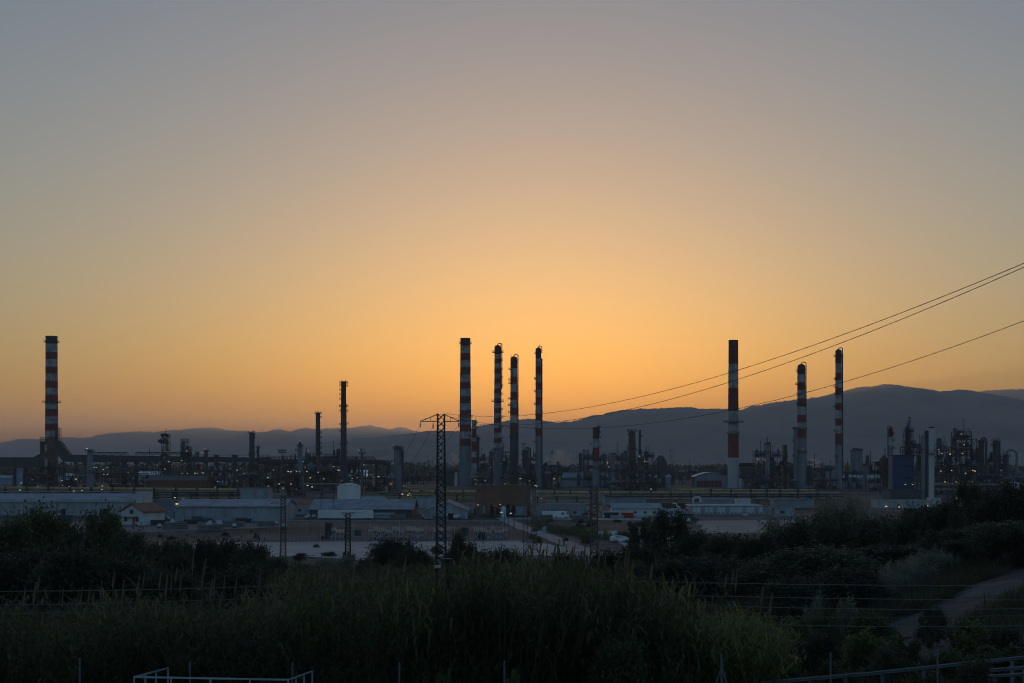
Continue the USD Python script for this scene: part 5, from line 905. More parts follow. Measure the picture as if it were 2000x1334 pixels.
def guard(label, pts, hgt, group=None):
    q = [P(*a) for a in pts]; t = T('guardrail', label, 'guardrail', pts[0][0], pts[0][2], None, q[0][2] - .75); o = np.array([X(pts[0][0], pts[0][2]), pts[0][2], q[0][2] - .75]); q = [a - o for a in q]
    b = MB(); prof = [(0, .5), (.05, .3), (0, .12), (0, -.12), (.05, -.3), (0, -.5)]
    V = np.array([[(a[0], a[1] - dy, a[2] + z * hgt) for dy, z in prof] for a in q]); n = len(prof); i, j = np.meshgrid(np.arange(len(q) - 1), np.arange(n - 1), indexing='ij'); f = np.stack([i * n + j, (i + 1) * n + j, (i + 1) * n + j + 1, i * n + j + 1], -1).reshape(-1, 4)
    b.add(V.reshape(-1, 3), np.vstack([f[:, [0, 1, 2]], f[:, [0, 2, 3]]])); t.part('beam', b, 'rail_metal')
    for a, c in zip(q[:-1], q[1:]):
        for s_ in (.15, .65): m_ = np.array(a) * (1 - s_) + np.array(c) * s_; t.part('post', MB().box(m_[0] - .05, m_[0] + .05, m_[1] + .02, m_[1] + .14, m_[2] - 1.0, m_[2] + hgt * .3), 'rail_metal')
guard('long metal guardrail running along the bottom right corner', [(1440, 1339, 41), (1560, 1328, 42), (1700, 1316, 43), (1860, 1299, 44.5), (2040, 1280, 46)], .13)
guard('second guardrail piece at the bottom right corner below the long one', [(1915, 1311, 41), (2050, 1300, 42)], .12)
guard('lower third guardrail piece in the very bottom right corner', [(1925, 1322, 40), (2050, 1313, 41)], .1)
guard('short far guardrail in the scrub left of the middle far fence post', [(1534, 1264, 60), (1636, 1265, 61)], .15)
# ------------------------------------------------------------------ vegetation
def leaf_cards(c, out, size, rs, droop=.2, aspect=.45):
    "one small pointed leaf blade (two triangles folded along the middle) at each point"
    n = len(c); a = rs.normal(size=(n, 3)) + out * .8; a[:, 2] -= droop; a /= np.linalg.norm(a, axis=1, keepdims=True); b = np.cross(a, rs.normal(size=(n, 3))); b /= np.linalg.norm(b, axis=1, keepdims=True) + 1e-9
    s = (size * rs.uniform(.6, 1.35, n))[:, None]; v = np.stack([c - a * s * .5, c + b * s * aspect * .5, c + a * s * .5, c - b * s * aspect * .5], 1)
    i = np.arange(n)[:, None] * 4; return v.reshape(-1, 3), np.vstack([i + [0, 1, 2], i + [0, 2, 3]])
def make_crown(seed, kind, n=9000, size=.05):
    """a crown of unit height 1 (z 0..1) and half width about .5, built from clumps of leaves round limbs; the leaf size is a share of the height"""
    rs = np.random.default_rng(seed); cl = []
    if kind == 'round':
        while len(cl) < 62:
            p = rs.uniform(-1, 1, 3); r = np.linalg.norm(p)
            w = .78 + .5 * (meshkit.noise(p / max(r, .1) * 2.2 + 7, seed) - .5) * 2
            if .35 < r / w < 1 and p[2] > -.8: cl.append([p[0] * .5, p[1] * .5, .56 + p[2] * .44])
        sp = .085
    elif kind == 'wide':
        while len(cl) < 75:
            p = rs.uniform(-1, 1, 3); r = np.linalg.norm(p); w = .75 + .6 * (meshkit.noise(p / max(r, .1) * 2.8 + 3, seed) - .5) * 2
            if .3 < r / w < 1: cl.append([p[0] * .62, p[1] * .55, .5 + p[2] * .45 - .12 * (p[0] ** 2)])
        sp = .075
    elif kind == 'loose':
        while len(cl) < 40:
            p = rs.uniform(-1, 1, 3); r = np.linalg.norm(p)
            if .25 < r < 1: cl.append([p[0] * .5, p[1] * .45, .55 + p[2] * .45])
        sp = .06
    elif kind == 'cypress':
        for z in np.linspace(.05, .98, 46): a = rs.uniform(0, 6.28); r = .16 * (1 - z) ** .6 * (1 if z > .12 else z / .12); cl.append([math.cos(a) * r, math.sin(a) * r, z])
        sp = .03
    else:  # feathery: upright wands
        for i in range(120): a = rs.uniform(0, 6.28); r = rs.uniform(0, .5) ** .8; z = rs.uniform(.1, 1) * (1 - .45 * (r / .5) ** 2); cl.append([math.cos(a) * r, math.sin(a) * r, z])
        sp = .03
    cl = np.array(cl); w = rs.uniform(.5, 1.5, len(cl)); k = rs.choice(len(cl), n, p=w / w.sum())
    off = rs.normal(size=(n, 3)) * (sp * rs.uniform(.7, 1.3, len(cl)))[k][:, None]
    if kind == 'feather': off *= [1, 1, 4.2]
    c = cl[k] + off; ctr = np.array([0, 0, .5]); out = c - ctr; out /= np.linalg.norm(out, axis=1, keepdims=True) + 1e-9
    if kind == 'feather': out = np.tile([[0, 0, 1.6]], (n, 1)) + out * .5
    return leaf_cards(c, out, size, rs, -.6 if kind == 'feather' else .25, .28 if kind == 'feather' else .5), cl
def make_trunk(seed, cl, kind):
    rs = np.random.default_rng(seed + 5); b = MB(); h = .5
    if kind != 'feather': b.tube([(0, 0, -.06), (.01, 0, .1), (.0, .02, .3), (.02, .0, h)], [.035, .028, .022, .012], 7)
    for c in cl[rs.choice(len(cl), min(len(cl), 22), replace=False)]:
        z0 = rs.uniform(.12, h) if kind != 'feather' else 0; st = np.array([.01, .01, z0]) if kind != 'feather' else np.array([c[0] * .3, c[1] * .3, -.02]); mid = (st + c) / 2 + [0, 0, .04]; b.tube([st, mid, c], [.011, .007, .003], 4, False)
    return b
protos = {}
def plant(key, label, px, top, wpx, d, name='tree', cat='tree', group=None, base=None, flip=0):
    seed, kind, mleaf, n, size = KINDS[key]; x = X(px, d); z0 = float(height(x, d)) - .25 if base is None else base; h = Z(top, d) - z0; w = wpx / F * d; rz = (px * 37) % 360
    wf = {'round': 1.0, 'wide': 1.24, 'loose': 1.0, 'cypress': .34, 'feather': 1.0}[kind]; sc = (w / wf, w / wf, h)
    if key not in protos:
        p = UsdGeom.Xform.Define(stage, path_for(name)); p.AddTranslateOp().Set((x, d, z0)); p.AddRotateZOp().Set(rz); p.AddScaleOp().Set(sc); setdata(p.GetPrim(), label=label, category=cat, group=group); p = str(p.GetPath())
        (v, f), cl = make_crown(seed, kind, n, size); obj('crown', (v, f), mleaf, p); obj('trunk', make_trunk(seed, cl, kind).mesh(), 'bark', p, smooth=40); protos[key] = p
    else: copy_of(protos[key], label, (x, d, z0), sc, rz, group, name=name, cat=cat)
KINDS = {'a': (1, 'round', 'leaf_dark', 11000, .05), 'b': (2, 'wide', 'leaf_dark', 12500, .055), 'c': (3, 'round', 'leaf_green', 11000, .05), 'd': (4, 'loose', 'leaf_dark', 9000, .045), 'e': (5, 'wide', 'leaf_brown', 12000, .05),
         'f': (6, 'feather', 'leaf_pale', 8000, .06), 'g': (7, 'cypress', 'leaf_dark', 5000, .03), 'h': (8, 'wide', 'leaf_pale', 13000, .05), 'i': (9, 'round', 'leaf_dark', 11500, .055), 's': (11, 'loose', 'leaf_green', 5000, .07), 'q': (12, 'wide', 'leaf_green', 7000, .07)}
L = [('c', 25, 1012, 110, 104, 'green rounded tree at the left edge'), ('c', 88, 994, 120, 108, 'highest rounded tree of the left grove, under the far left stack'), ('b', 150, 1022, 110, 98, 'lower dark tree between the two highest of the left grove'), ('c', 203, 998, 96, 110, 'second highest tree of the left grove, beside the white house'), ('a', 250, 1038, 90, 106, 'dark tree in front of the white house'), ('e', 292, 1058, 84, 112, 'brownish tree right of the white house'), ('b', 340, 1072, 90, 104, 'low broad tree right of the brownish one'),
     ('b', 30, 1062, 170, 84, 'dark wide tree low at the left edge'), ('a', 130, 1070, 160, 80, 'dark wide tree below the left grove'), ('i', 235, 1090, 160, 82, 'dark low tree below the white house'), ('b', 330, 1105, 150, 76, 'dark low thicket tree above the tallest reed plumes'), ('d', 318, 1066, 60, 118, 'thin open tree left of the yard'),
     ('a', 358, 1056, 76, 124, 'dark round tree, left of a pair before the gravel yard'), ('i', 445, 1055, 96, 126, 'dark broad tree at the edge of the gravel yard'), ('a', 492, 1062, 80, 122, 'dark tree right of the broad one at the gravel yard'), ('b', 528, 1085, 80, 112, 'low dark tree tapering off at the gravel yard'), ('b', 470, 1100, 170, 92, 'low dark bush mass beneath the gravel yard trees'), ('d', 400, 1062, 66, 118, 'open tree between the two round ones at the gravel yard'),
     ('h', 655, 1082, 110, 165, 'hazy pale bush left of the slender dark pylon'), ('q', 590, 1098, 110, 150, 'low green bush right of the rusty pylon'), ('q', 720, 1085, 60, 155, 'small green bush right of the slender dark pylon'), ('i', 762, 1052, 92, 152, 'dense dark round bush left of the main lattice pylon'), ('a', 815, 1072, 76, 140, 'dark bush touching the left of the main lattice pylon'), ('b', 735, 1100, 120, 120, 'low dark bush below the dense round bush'), ('e', 898, 1034, 66, 182, 'brown tree right of the main lattice pylon'),
     ('i', 980, 1072, 92, 128, 'rounded dark bush below the brown building'), ('a', 925, 1092, 70, 118, 'small dark bush right of the main pylon foot'), ('b', 1040, 1086, 84, 122, 'low dark bush below the curving road'), ('a', 1095, 1082, 66, 136, 'small dark bush left of the insulator pylon'), ('q', 1130, 1088, 70, 120, 'green bush at the foot of the insulator pylon'),
     ('b', 1195, 1070, 100, 135, 'dark bush right of the insulator pylon'), ('d', 1252, 1030, 60, 150, 'feathery dark tree right of the white cabins'), ('d', 1305, 1008, 96, 152, 'tall feathery dark tree below the brown block'), ('a', 1355, 1040, 86, 146, 'dark tree below the panelled hall'), ('b', 1262, 1056, 110, 128, 'broad dark tree below the cabins yard'), ('i', 1410, 1046, 90, 140, 'round dark tree below the hall support leg'), ('b', 1470, 1036, 110, 136, 'broad dark tree right of the hall support leg'),
     ('h', 1535, 1004, 120, 178, 'greyish broad tree at the right end of the panelled hall'), ('h', 1600, 972, 110, 200, 'tall greyish tree in front of the yellow pipes'), ('h', 1655, 963, 110, 204, 'tallest greyish tree right of the yellow pipes'), ('h', 1700, 985, 90, 198, 'greyish tree left of the lamp-lit pale wall'),
     ('i', 1570, 1018, 120, 132, 'dark tree in front of the greyish trees, left one'), ('a', 1635, 1004, 120, 126, 'dark domed tree in front of the greyish trees, highest one'), ('i', 1700, 1012, 110, 122, 'dark tree in front of the greyish trees, right one'), ('b', 1752, 998, 90, 128, 'dark tree covering the lamp-lit pale wall'), ('a', 1800, 990, 90, 130, 'dark tree below the white bent-top stack'), ('i', 1848, 982, 90, 122, 'dark tree right of the white bent-top stack'),
     ('d', 1888, 950, 70, 118, 'tall ragged dark tree below the large lit structure'), ('b', 1930, 975, 110, 114, 'broad dark tree left of the right edge'), ('a', 1980, 944, 110, 112, 'tall dark tree at the right edge'), ('d', 1925, 966, 70, 120, 'open dark tree beside the ragged tall one'),
     ('b', 1885, 1030, 170, 100, 'dark wide tree below the ragged tall one'), ('i', 1980, 1020, 150, 98, 'dark wide tree low at the right edge'), ('b', 1740, 1060, 190, 104, 'dark wide tree below the blue building'), ('i', 1610, 1070, 190, 100, 'dark wide tree left of the feathery pale thicket'), ('b', 1490, 1082, 180, 104, 'dark wide tree above the lone plumes at right'), ('i', 1370, 1085, 160, 108, 'dark wide tree above the right reed clump'), ('b', 1270, 1092, 130, 108, 'dark wide tree behind the reed crest'), ('a', 1660, 1110, 150, 84, 'dark low tree left of the pale thicket'), ('b', 1550, 1122, 150, 80, 'dark low tree behind the second grey line')]
for k, px, top, w, d, lab in L: plant(k, lab, px, top, w, d)
for k, px, top, w, lab in (('i', 1905, 1052, 120, 'dark tree directly behind the dirt path, left one'), ('a', 1962, 1030, 120, 'dark tree directly behind the dirt path, middle one'), ('b', 2010, 1018, 130, 'dark tree behind the dirt path, cut by the right edge'), ('i', 1850, 1046, 110, 'dark tree behind the tallest pale feathery bush')): plant(k, lab, px, top, w, gpt(px, 1128)[1] + 7)
for px, top, w, d, lab in ((961, 985, 12, 462, 'slim cypress left of the white tank'), (971, 992, 11, 458, 'short cypress just left of the white tank'), (992, 984, 13, 463, 'cypress just right of the white tank'), (1003, 986, 13, 461, 'rightmost cypress before the brown building')): plant('g', lab, px, top, w, d, 'cypress')
for px, top, w, d, lab in ((1720, 1128, 70, 84, 'small pale feathery bush left end of the thicket'), (1762, 1098, 100, 90, 'pale feathery bush second in the thicket'), (1815, 1078, 110, 94, 'tall pale feathery bush in the middle of the thicket'), (1868, 1062, 110, 97, 'tallest pale feathery bush of the thicket by the path'), (1745, 1118, 80, 86, 'pale feathery bush between the first two of the thicket'), (1790, 1096, 90, 91, 'pale feathery bush left of the tall middle one'), (1842, 1080, 90, 94, 'pale feathery bush right of the tall middle one'), (1895, 1084, 80, 98, 'pale feathery bush at the right end of the thicket')): plant('f', lab, px, top, w, d, 'feathery_bush', 'bush')
plant('d', 'small dark yard shrub on the gravel yard', 618, 1064, 14, 295, 'shrub', 'shrub')
for i, (px, top, w, d, k, lab) in enumerate([(1590, 1158, 46, 66, 'h', 'small pale bush below the dark trees'), (1655, 1160, 60, 66, 'h', 'pale bush left of the thicket foot'), (1610, 1184, 90, 60, 'q', 'yellowish scrub behind the far fence'), (1700, 1186, 110, 62, 'q', 'yellowish scrub below the thicket'), (1560, 1210, 90, 56, 's', 'scrub bush right of the light green reeds'), (1480, 1190, 70, 60, 'd', 'dark scrub behind the light green reeds'),
        (1690, 1232, 110, 54, 's', 'scrub clump before the middle far fence post'), (1600, 1246, 110, 50, 'd', 'dark low scrub left of the near fence post'), (1900, 1216, 120, 54, 's', 'green scrub below the dirt path'), (1960, 1235, 110, 50, 'd', 'dark scrub at the right edge below the path'), (1850, 1262, 110, 47, 'q', 'scrub behind the guardrail'), (1740, 1270, 110, 47, 'd', 'dark scrub behind the long guardrail middle'), (1960, 1262, 120, 48, 's', 'scrub above the guardrail at the corner'),
        (1640, 1290, 90, 44, 's', 'low scrub at the left of the guardrail'), (1545, 1286, 80, 43, 'q', 'low yellowish scrub beside the light reeds'), (1900, 1300, 110, 39, 'd', 'dark scrub in front of the guardrails'), (1800, 1312, 90, 40, 's', 'green scrub under the long guardrail'), (1210, 1252, 120, 40, 'c', 'round green bush in front of the reeds'), (870, 1316, 46, 37, 's', 'small leafy weed at the bottom edge'), (1005, 1312, 40, 37, 's', 'second leafy weed at the bottom edge'), (668, 1172, 70, 60, 'e', 'greyish brown thicket behind the reeds left of the near pole'), (270, 1178, 70, 60, 'e', 'small brown thicket behind the reeds at left'), (1770, 1246, 70, 55, 's', 'scrub covering the lower end of the dirt path'), (1730, 1240, 60, 58, 'q', 'scrub left of the lower end of the dirt path'), (1960, 1180, 60, 70, 's', 'bush on the slope above the dirt path'), (1820, 1190, 60, 64, 'd', 'dark bush at the foot of the dirt path')]):
    plant(k, lab, px, top, w, d, 'shrub', 'shrub')
# yellow-green hedge along the curving road
rs = np.random.default_rng(3); pts = []
for (a, b_) in (((1035, 1040), (1075, 1046)), ((1075, 1046), (1130, 1056)), ((990, 1026), (1035, 1040))):
    g0, g1 = np.array(gp(*a)), np.array(gp(*b_)); q = rs.random((2600, 1)); c = g0 + (g1 - g0) * q + rs.normal(size=(2600, 2)) * [1.6, 2.2] + [8, 0]; pts.append(np.concatenate([c, rs.gamma(2, .35, (2600, 1))], 1))
pts = np.vstack(pts); obj('hedge', leaf_cards(pts, np.tile([[0, 0, .6]], (len(pts), 1)), .4, rs, 0), 'leaf_green', kind='stuff', label='yellow green scrub strip along the curving gravel road', cat='hedge')
# distant woods at the foot of the hills
def woods(label, px0, px1, d0, d1, hgt, seed):
    rs = np.random.default_rng(seed); n = 16000; d = rs.uniform(d0, d1, n); px = rs.uniform(px0, px1, n); x = (px - 1000) / F * d; q = np.stack([x / 60, d / 60, 0 * x], -1); top = hgt * np.clip(meshkit.fbm(q, 3, seed) * 1.9 - .35, .05, 1.4)
    c = np.stack([x, d, rs.random(n) ** .6 * top + .5], -1); out = rs.normal(size=(n, 3)) * .5 + [0, -.3, .5]; obj('far_woods', leaf_cards(c, out, 5.0, rs, 0, .8), 'leaf_dark', kind='stuff', label=label, cat='woods')
woods('dark belt of far woods on the plain left of the main pylon', -60, 960, 1350, 2600, 16, 1); woods('dark belt of far woods on the plain at the foot of the long hill', 940, 2060, 1350, 2600, 15, 2)
# giant reeds
def strap(b, root, az, el, ln, w, droop, rs, m=4):
    "one arching reed leaf: a tapering strap that bends over"
    t = np.linspace(0, 1, m + 1); h = np.array([math.cos(az), math.sin(az), 0]); p = np.stack([root + h * (ln * q * math.cos(el)) + np.array([0, 0, ln * (q * math.sin(el) - droop * q * q)]) for q in t]); side = np.array([-math.sin(az), math.cos(az), 0]); wd = w * np.array([.5, 1, .85, .5, .03])[:m + 1] / 2
    v = np.concatenate([p + side * wd[:, None], p - side * wd[:, None]]); i = np.arange(m); n = m + 1; b.add(v, np.vstack([np.stack([i, i + 1, i + n + 1], 1), np.stack([i, i + n + 1, i + n], 1)]))
def reed_clump(seed, n=9, hgt=4.2, spread=.6):
    rs = np.random.default_rng(seed); leaves, canes = MB(), MB()
    for k in range(n):
        a, r = rs.uniform(0, 6.28), spread * rs.random() ** .5; base = np.array([math.cos(a) * r, math.sin(a) * r, 0]); h = hgt * rs.uniform(.62, 1.05); lean = rs.normal(size=2) * .17 + [.05, -.03]
        at = lambda z: base + np.array([lean[0] * h * (z / h) ** 1.8, lean[1] * h * (z / h) ** 1.8, z]); zs = np.linspace(0, h, 5); canes.tube([at(z) for z in zs], [.016, .015, .012, .009, .004], 4, False); az = rs.uniform(0, 6.28)
        for z in np.linspace(h * .3, h, 13): az += math.pi * rs.uniform(.8, 1.2); f = z / h; strap(leaves, at(z), az, rs.uniform(.8, 1.4), rs.uniform(.7, 1.25) * (1.1 - .3 * f), rs.uniform(.05, .09), rs.uniform(.3, 1.1), rs)
    return leaves, canes
def reed_field(name, label, leafmat, seed, put):
    RP = '/World/' + name; pi = UsdGeom.PointInstancer.Define(stage, RP); setdata(pi.GetPrim(), label=label, category='reeds', kind='stuff'); targets = []
    for i in range(5):
        pr = f'{RP}/reed_clump' + (f'_{i:03d}' if i else ''); UsdGeom.Xform.Define(stage, pr); lv, cn = reed_clump(seed + i); usdkit.mesh(stage, pr + '/leaves', lv.mesh(), MAT[leafmat if i < 4 else 'reed_dry']); usdkit.mesh(stage, pr + '/canes', cn.mesh(), MAT['reed_cane']); targets.append(pr)
    pi.CreatePrototypesRel().SetTargets([Sdf.Path(p) for p in targets]); rs = np.random.default_rng(seed + 9); pos, sca, ori, idx = [], [], [], []
    for px, d, top in put(rs):
        x = X(px, d); z0 = float(height(x, d)); h = Z(top, d) - z0
        if h < .8: continue
        s_ = h / 4.2; pos.append((x, d, z0 - .05)); w_ = rs.uniform(.85, 1.2); sca.append((w_ * (.6 + .4 * s_), w_ * (.6 + .4 * s_), s_)); a = rs.uniform(0, math.pi); ori.append(Gf.Quath(float(math.cos(a)), 0, 0, float(math.sin(a)))); idx.append(int(rs.choice(5, p=[.23, .23, .23, .2, .11])))
    pi.CreatePositionsAttr([Gf.Vec3f(*map(float, p)) for p in pos]); pi.CreateScalesAttr([Gf.Vec3f(*map(float, s_)) for s_ in sca]); pi.CreateOrientationsAttr(ori); pi.CreateProtoIndicesAttr(idx)
prof = np.array([(-150, 1198), (0, 1192), (120, 1182), (260, 1178), (420, 1188), (560, 1164), (640, 1146), (740, 1144), (830, 1126), (900, 1112), (980, 1104), (1060, 1100), (1140, 1108), (1210, 1120), (1280, 1146), (1340, 1172), (1380, 1206)], float)
def bed(rs):
    k = 0
    while k < 820:
        d = rs.uniform(41, 58); px = rs.uniform(-140, 1376); g = meshkit.noise(np.array([px / 48, d / 3.2, 0]), 3); g2 = meshkit.noise(np.array([px / 21, d / 2.0, 4]), 6)
        if g < .34 and rs.random() < .75: continue
        k += 1; yield px, d, np.interp(px, prof[:, 0], prof[:, 1]) + rs.normal() * 9 + (58 - d) * 1.4 * rs.random() + 62 * (.62 - g) + 40 * (.5 - g2) + 6
    for k in range(70): px = rs.uniform(-100, 1360); yield px, rs.uniform(40, 41.5), rs.uniform(1240, 1310)
def light(rs):
    for k in range(150):
        d = rs.uniform(41, 49); px = rs.normal(1425, 44); e = abs(px - 1428) / 100
        if e < 1: yield px, d, 1196 + 90 * e ** 2.2 + rs.normal() * 9 + 30 * rs.random()
def far(rs):
    for k in range(380): d = rs.uniform(84, 130); px = rs.uniform(500, 1160); yield px, d, 1092 + (130 - d) * .55 + rs.normal() * 5 + 14 * meshkit.noise(np.array([px / 40, d / 8, 0]), 5)
reed_field('reed_bed', 'tall dense bed of giant reeds along the foreground', 'reed_leaf', 40, bed)
reed_field('light_reeds', 'lighter yellow green reed clump at the right end of the reed bed', 'reed_light', 60, light)
reed_field('far_reeds', 'green reed field between the foreground bed and the gravel yard', 'reed_leaf', 80, far)
for i, (a, b_, lab) in enumerate([((1150, 1290), (1330, 1118), 'long dry cane leaning right across the reed bed'), ((690, 1268), (830, 1226), 'dry cane lying slantwise left in the reed bed'), ((1098, 1290), (1004, 1140), 'dry cane leaning left with drooping grey leaves')]):
    t = T('leaning_cane', lab, 'reed', a[0], 40.5, None, Z(a[1] + 60, 40.5)); A, C = t.p(a[0], a[1] + 60), t.p(*b_); rs = np.random.default_rng(i); q = [A + (C - A) * f + [0, 0, .25 * f * (1 - f)] for f in np.linspace(0, 1, 8)]
    t.part('stem', MB().tube(q, [.014, .014, .013, .012, .011, .009, .007, .004], 5), 'reed_dry'); b = MB()
    for f in np.linspace(.35, 1, 14 if i == 2 else 9): strap(b, A + (C - A) * f + [0, 0, .25 * f * (1 - f)], rs.uniform(0, 6.28), .5, rs.uniform(.5, .9), .05, .8, rs)
    t.part('leaves', b, 'reed_dry')
# plumes that stand out above the bed
pl = None
def plume_proto(px, d, top):
    h = 2.4; t = T('reed_plume', 'dry beige reed plume standing above the reed bed', 'reed plume', px, d, 'dry plumes above the reed bed', 0); rs = np.random.default_rng(9)
    t.part('stem', MB().tube([(0, 0, 0), (.01, 0, 1.2), (.05, 0, 2.0), (.10, .0, 2.35)], [.010, .009, .006, .004], 5), 'reed_cane'); b = MB()
    for i in range(300):
        f = rs.random(); z = 1.72 + .62 * f; x = .04 + .06 * f; az = rs.uniform(0, 6.28); ln = .22 * (1 - .6 * f); strap(b, np.array([x, 0, z]), az, 1.42, ln, .018, .08, rs, 2)
    t.part('plume', b, 'plume'); return t
spots = [(43, 1185, 1150), (62, 1170, 1140), (120, 1185, 1150), (72, 1130, 1126), (154, 1190, 1150), (195, 1180, 1134), (218, 1178, 1118), (170, 1170, 1150), (237, 1170, 1132), (266, 1165, 1126), (278, 1172, 1120), (309, 1150, 1118), (321, 1160, 1124), (332, 1150, 1122), (339, 1140, 1110), (350, 1150, 1122), (374, 1130, 1078), (395, 1140, 1092), (392, 1150, 1122), (414, 1150, 1126), (407, 1160, 1132), (436, 1150, 1126), (456, 1160, 1132), (427, 1170, 1160), (505, 1150, 1112), (531, 1150, 1124), (583, 1150, 1124), (612, 1130, 1100), (622, 1130, 1106), (646, 1130, 1112), (661, 1120, 1114), (684, 1120, 1110), (757, 1120, 1092), (787, 1120, 1086), (800, 1150, 1130), (846, 1100, 1086), (921, 1100, 1066), (930, 1100, 1088), (975, 1095, 1062), (1002, 1095, 1072), (1024, 1090, 1076), (1035, 1090, 1064), (1048, 1085, 1068), (1066, 1090, 1058), (1078, 1085, 1064), (1086, 1085, 1055), (1103, 1085, 1064), (1112, 1085, 1068), (1118, 1085, 1064), (1139, 1085, 1056), (1165, 1090, 1072), (1180, 1095, 1078), (1218, 1105, 1074), (1222, 1105, 1078), (1270, 1120, 1098), (1268, 1120, 1104), (1308, 1160, 1128), (1388, 1190, 1160), (1413, 1190, 1124), (1428, 1185, 1112), (1434, 1185, 1112), (1484, 1200, 1148), (1505, 1200, 1156), (1500, 1205, 1164), (1522, 1230, 1206)]
for i, (px, y1, top) in enumerate(spots):
    d = 41 + (i * 7) % 6; x = X(px, d); z = Z(top, d); s_ = 1.0 + .35 * math.sin(i * 2.3); hh = 2.38 * (.9 + .2 * math.sin(i * 1.7))
    if pl is None: t_ = plume_proto(px, d, top); pl = t_.path; UsdGeom.Xform(stage.GetPrimAtPath(pl)).GetOrderedXformOps()[0].Set((x, d, z - 2.35))
    else: copy_of(pl, None, (x, d, z - hh), (s_, s_, hh / 2.38), (i * 47) % 70 - 35, 'dry plumes above the reed bed')
# grass and weeds on the near slope
gt = [MB(), MB()]
for q, b in enumerate(gt):
    rs = np.random.default_rng(70 + q)
    for i in range(46): a, r = rs.uniform(0, 6.28), .35 * rs.random() ** .5; strap(b, np.array([math.cos(a) * r, math.sin(a) * r, 0]), rs.uniform(0, 6.28), rs.uniform(.9, 1.45), rs.uniform(.25, .6), .012, rs.uniform(.1, .5), rs, 3)
GP = '/World/grass'; gi = UsdGeom.PointInstancer.Define(stage, GP); setdata(gi.GetPrim(), label='dry grass tufts covering the near slope', category='grass', kind='stuff')
for i, b in enumerate(gt): usdkit.mesh(stage, GP + '/grass_tuft' + (f'_{i:03d}' if i else ''), b.mesh(), MAT['grass'])
gi.CreatePrototypesRel().SetTargets([Sdf.Path(GP + '/grass_tuft'), Sdf.Path(GP + '/grass_tuft_001')])
rs = np.random.default_rng(23); pos, sca, ori, idx = [], [], [], []
path = np.array(PATH, float)
while len(pos) < 15000:
    d = 36 + 120 * rs.random() ** 1.5; px = rs.uniform(1350, 2080) if rs.random() < .8 else rs.uniform(-60, 1400); x = X(px, d)
    if abs(np.interp(d, path[:, 1], path[:, 0]) - x) < 3.2 + rs.normal() * .4 and d < path[-1, 1]: continue
    if meshkit.fbm(np.array([[x / 3.5, d / 3.5, 0]]), 3, 5)[0] < .40 + .15 * rs.random(): continue
    s_ = rs.uniform(.7, 2.2); pos.append((x, d, float(height(x, d)) - .03)); sca.append((s_, s_, s_ * rs.uniform(.7, 1.3))); a = rs.uniform(0, math.pi); ori.append(Gf.Quath(float(math.cos(a)), 0, 0, float(math.sin(a)))); idx.append(int(rs.integers(2)))
gi.CreatePositionsAttr([Gf.Vec3f(*map(float, p)) for p in pos]); gi.CreateScalesAttr([Gf.Vec3f(*map(float, s_)) for s_ in sca]); gi.CreateOrientationsAttr(ori); gi.CreateProtoIndicesAttr(idx)

rs_ = random.Random(5)
for k in range(46):
    px, py = rs_.uniform(1035, 1330), rs_.uniform(1019, 1062); gx_, d_ = gp(px, py)
    if 1160 < px < 1215 and py > 1035: continue
    copy_of(protos['s' if k % 3 else 'q'], 'small low shrub on the brown field before the refinery', (gx_, d_, -.2), (rs_.uniform(1.2, 3.2),) * 2 + (rs_.uniform(.7, 1.9),), rs_.uniform(0, 360), 'low shrubs on the brown field', name='field_shrub', cat='shrub')
for k in range(26):
    px, py = rs_.uniform(300, 1000), rs_.choice((rs_.uniform(1046, 1056), rs_.uniform(1086, 1100))); gx_, d_ = gp(px, py)
    copy_of(protos['s' if k % 3 else 'd'], 'small low shrub at the edge of the gravel yard', (gx_, d_, float(height(gx_, d_)) - .2), (rs_.uniform(1.2, 3.0),) * 2 + (rs_.uniform(.8, 2.0),), rs_.uniform(0, 360), 'low shrubs along the gravel yard', name='field_shrub', cat='shrub')
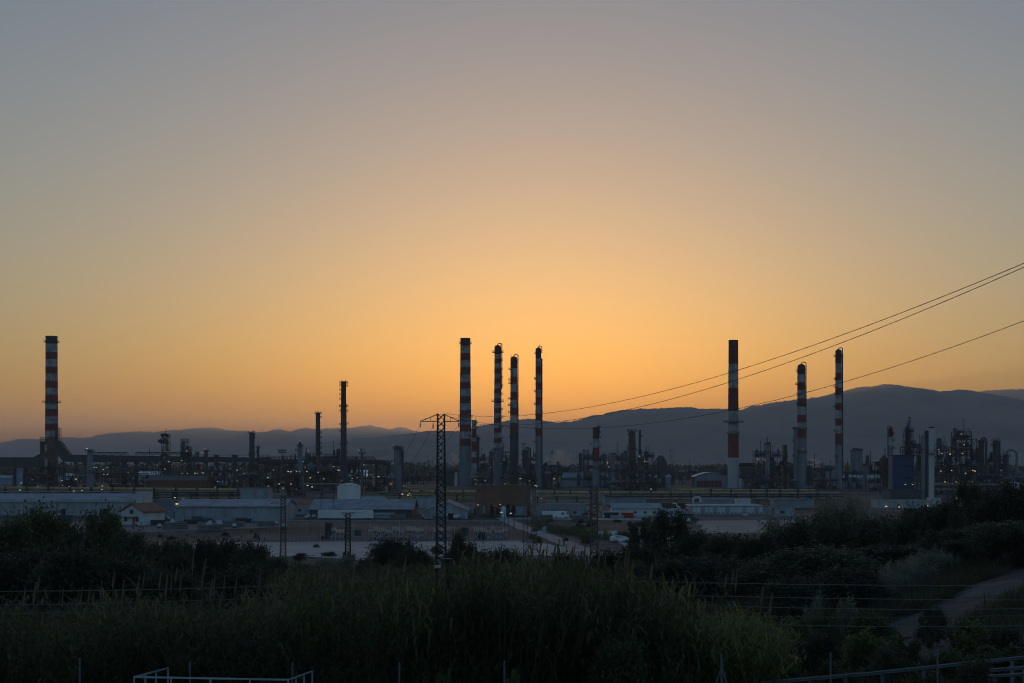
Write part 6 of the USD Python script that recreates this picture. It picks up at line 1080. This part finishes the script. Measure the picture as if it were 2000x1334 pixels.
# ------------------------------------------------------------------ steam and haze
def steam_cloud(label, d, px, py, w, h, seed, n=0):
    "a drifting cloud: an oval volume whose density frays out through noise towards its rim"
    k = d / F; c = P(px, py, d); r = np.array([k * w * .75, k * w * .5, k * h * .62]); c[2] = max(c[2], r[2] * .9); nm = path_for('steam').split('/')[-1]
    m = usdkit.material(stage, '/World/Looks/' + nm, {'g': ('geometry', {}), 'o': ('vector_math', dict(math_type='subtract', vector2=tuple(c))), 's': ('vector_math', dict(math_type='divide', vector2=tuple(r))), 'l': ('vector_math', dict(math_type='length')),
        'n': ('noise_texture', dict(scale=1.9 / r[2], detail=4, roughness=.62, distortion=.6)), 'f': ('map_range', dict(range_type='smoothstep', from_min=.15, from_max=1.0, to_min=.34, to_max=-.3)), 'a': ('math', dict(math_type='add')),
        'd': ('map_range', dict(from_min=.62, from_max=1.0, to_min=0.0, to_max=.16, clamp=True)), 'v': ('principled_volume', dict(color=(.98, .97, .96), anisotropy=.6))},
        [('g.position', 'o.vector1'), ('o.vector', 's.vector1'), ('s.vector', 'l.vector1'), ('l.value', 'f.value'), ('g.position', 'n.vector'), ('n.fac', 'a.value1'), ('f.result', 'a.value2'), ('a.value', 'd.value'), ('d.result', 'v.density')], volume='v.volume')
    MAT[nm] = m; s_ = trimesh.creation.icosphere(3, 1.0); v = np.asarray(s_.vertices) * r + c; obj('steam_cloud', (v, np.asarray(s_.faces)), nm, smooth=True, kind='stuff', label=label, cat='steam')
steam_cloud('low warm steam left of the thick central stack', 1180, 888, 898, 22, 46, 1)
steam_cloud('steam between the dome-topped and slim banded columns', 1180, 1036, 890, 24, 44, 2)
steam_cloud('broad drifting steam behind the long grey shed', 1250, 1090, 896, 70, 56, 3, 26)
steam_cloud('steam right of the twin-footed banded column', 1120, 1592, 908, 44, 48, 4, 22)
steam_cloud('steam left of the column with the red upper band', 1120, 1712, 910, 40, 50, 5, 20)
steam_cloud('steam rising at the right edge behind the hoop-shaped pipe', 900, 1988, 896, 24, 54, 6)
steam_cloud('thin steam wisp left of the silo block', 1120, 1640, 915, 36, 36, 7)
HAZE=dict(density=0.000105, color=(.85, .88, 1.0), anisotropy=.33)
hz = usdkit.material(stage, '/World/Looks/haze', {'v': ('principled_volume', HAZE)}, volume='v.volume')
MAT['haze'] = hz
b = trimesh.creation.box(bounds=[[-9500, -300, -3], [9500, 21000, 590]])
obj('haze', b, 'haze', kind='stuff', label='thin even evening haze over the whole plain', cat='haze')
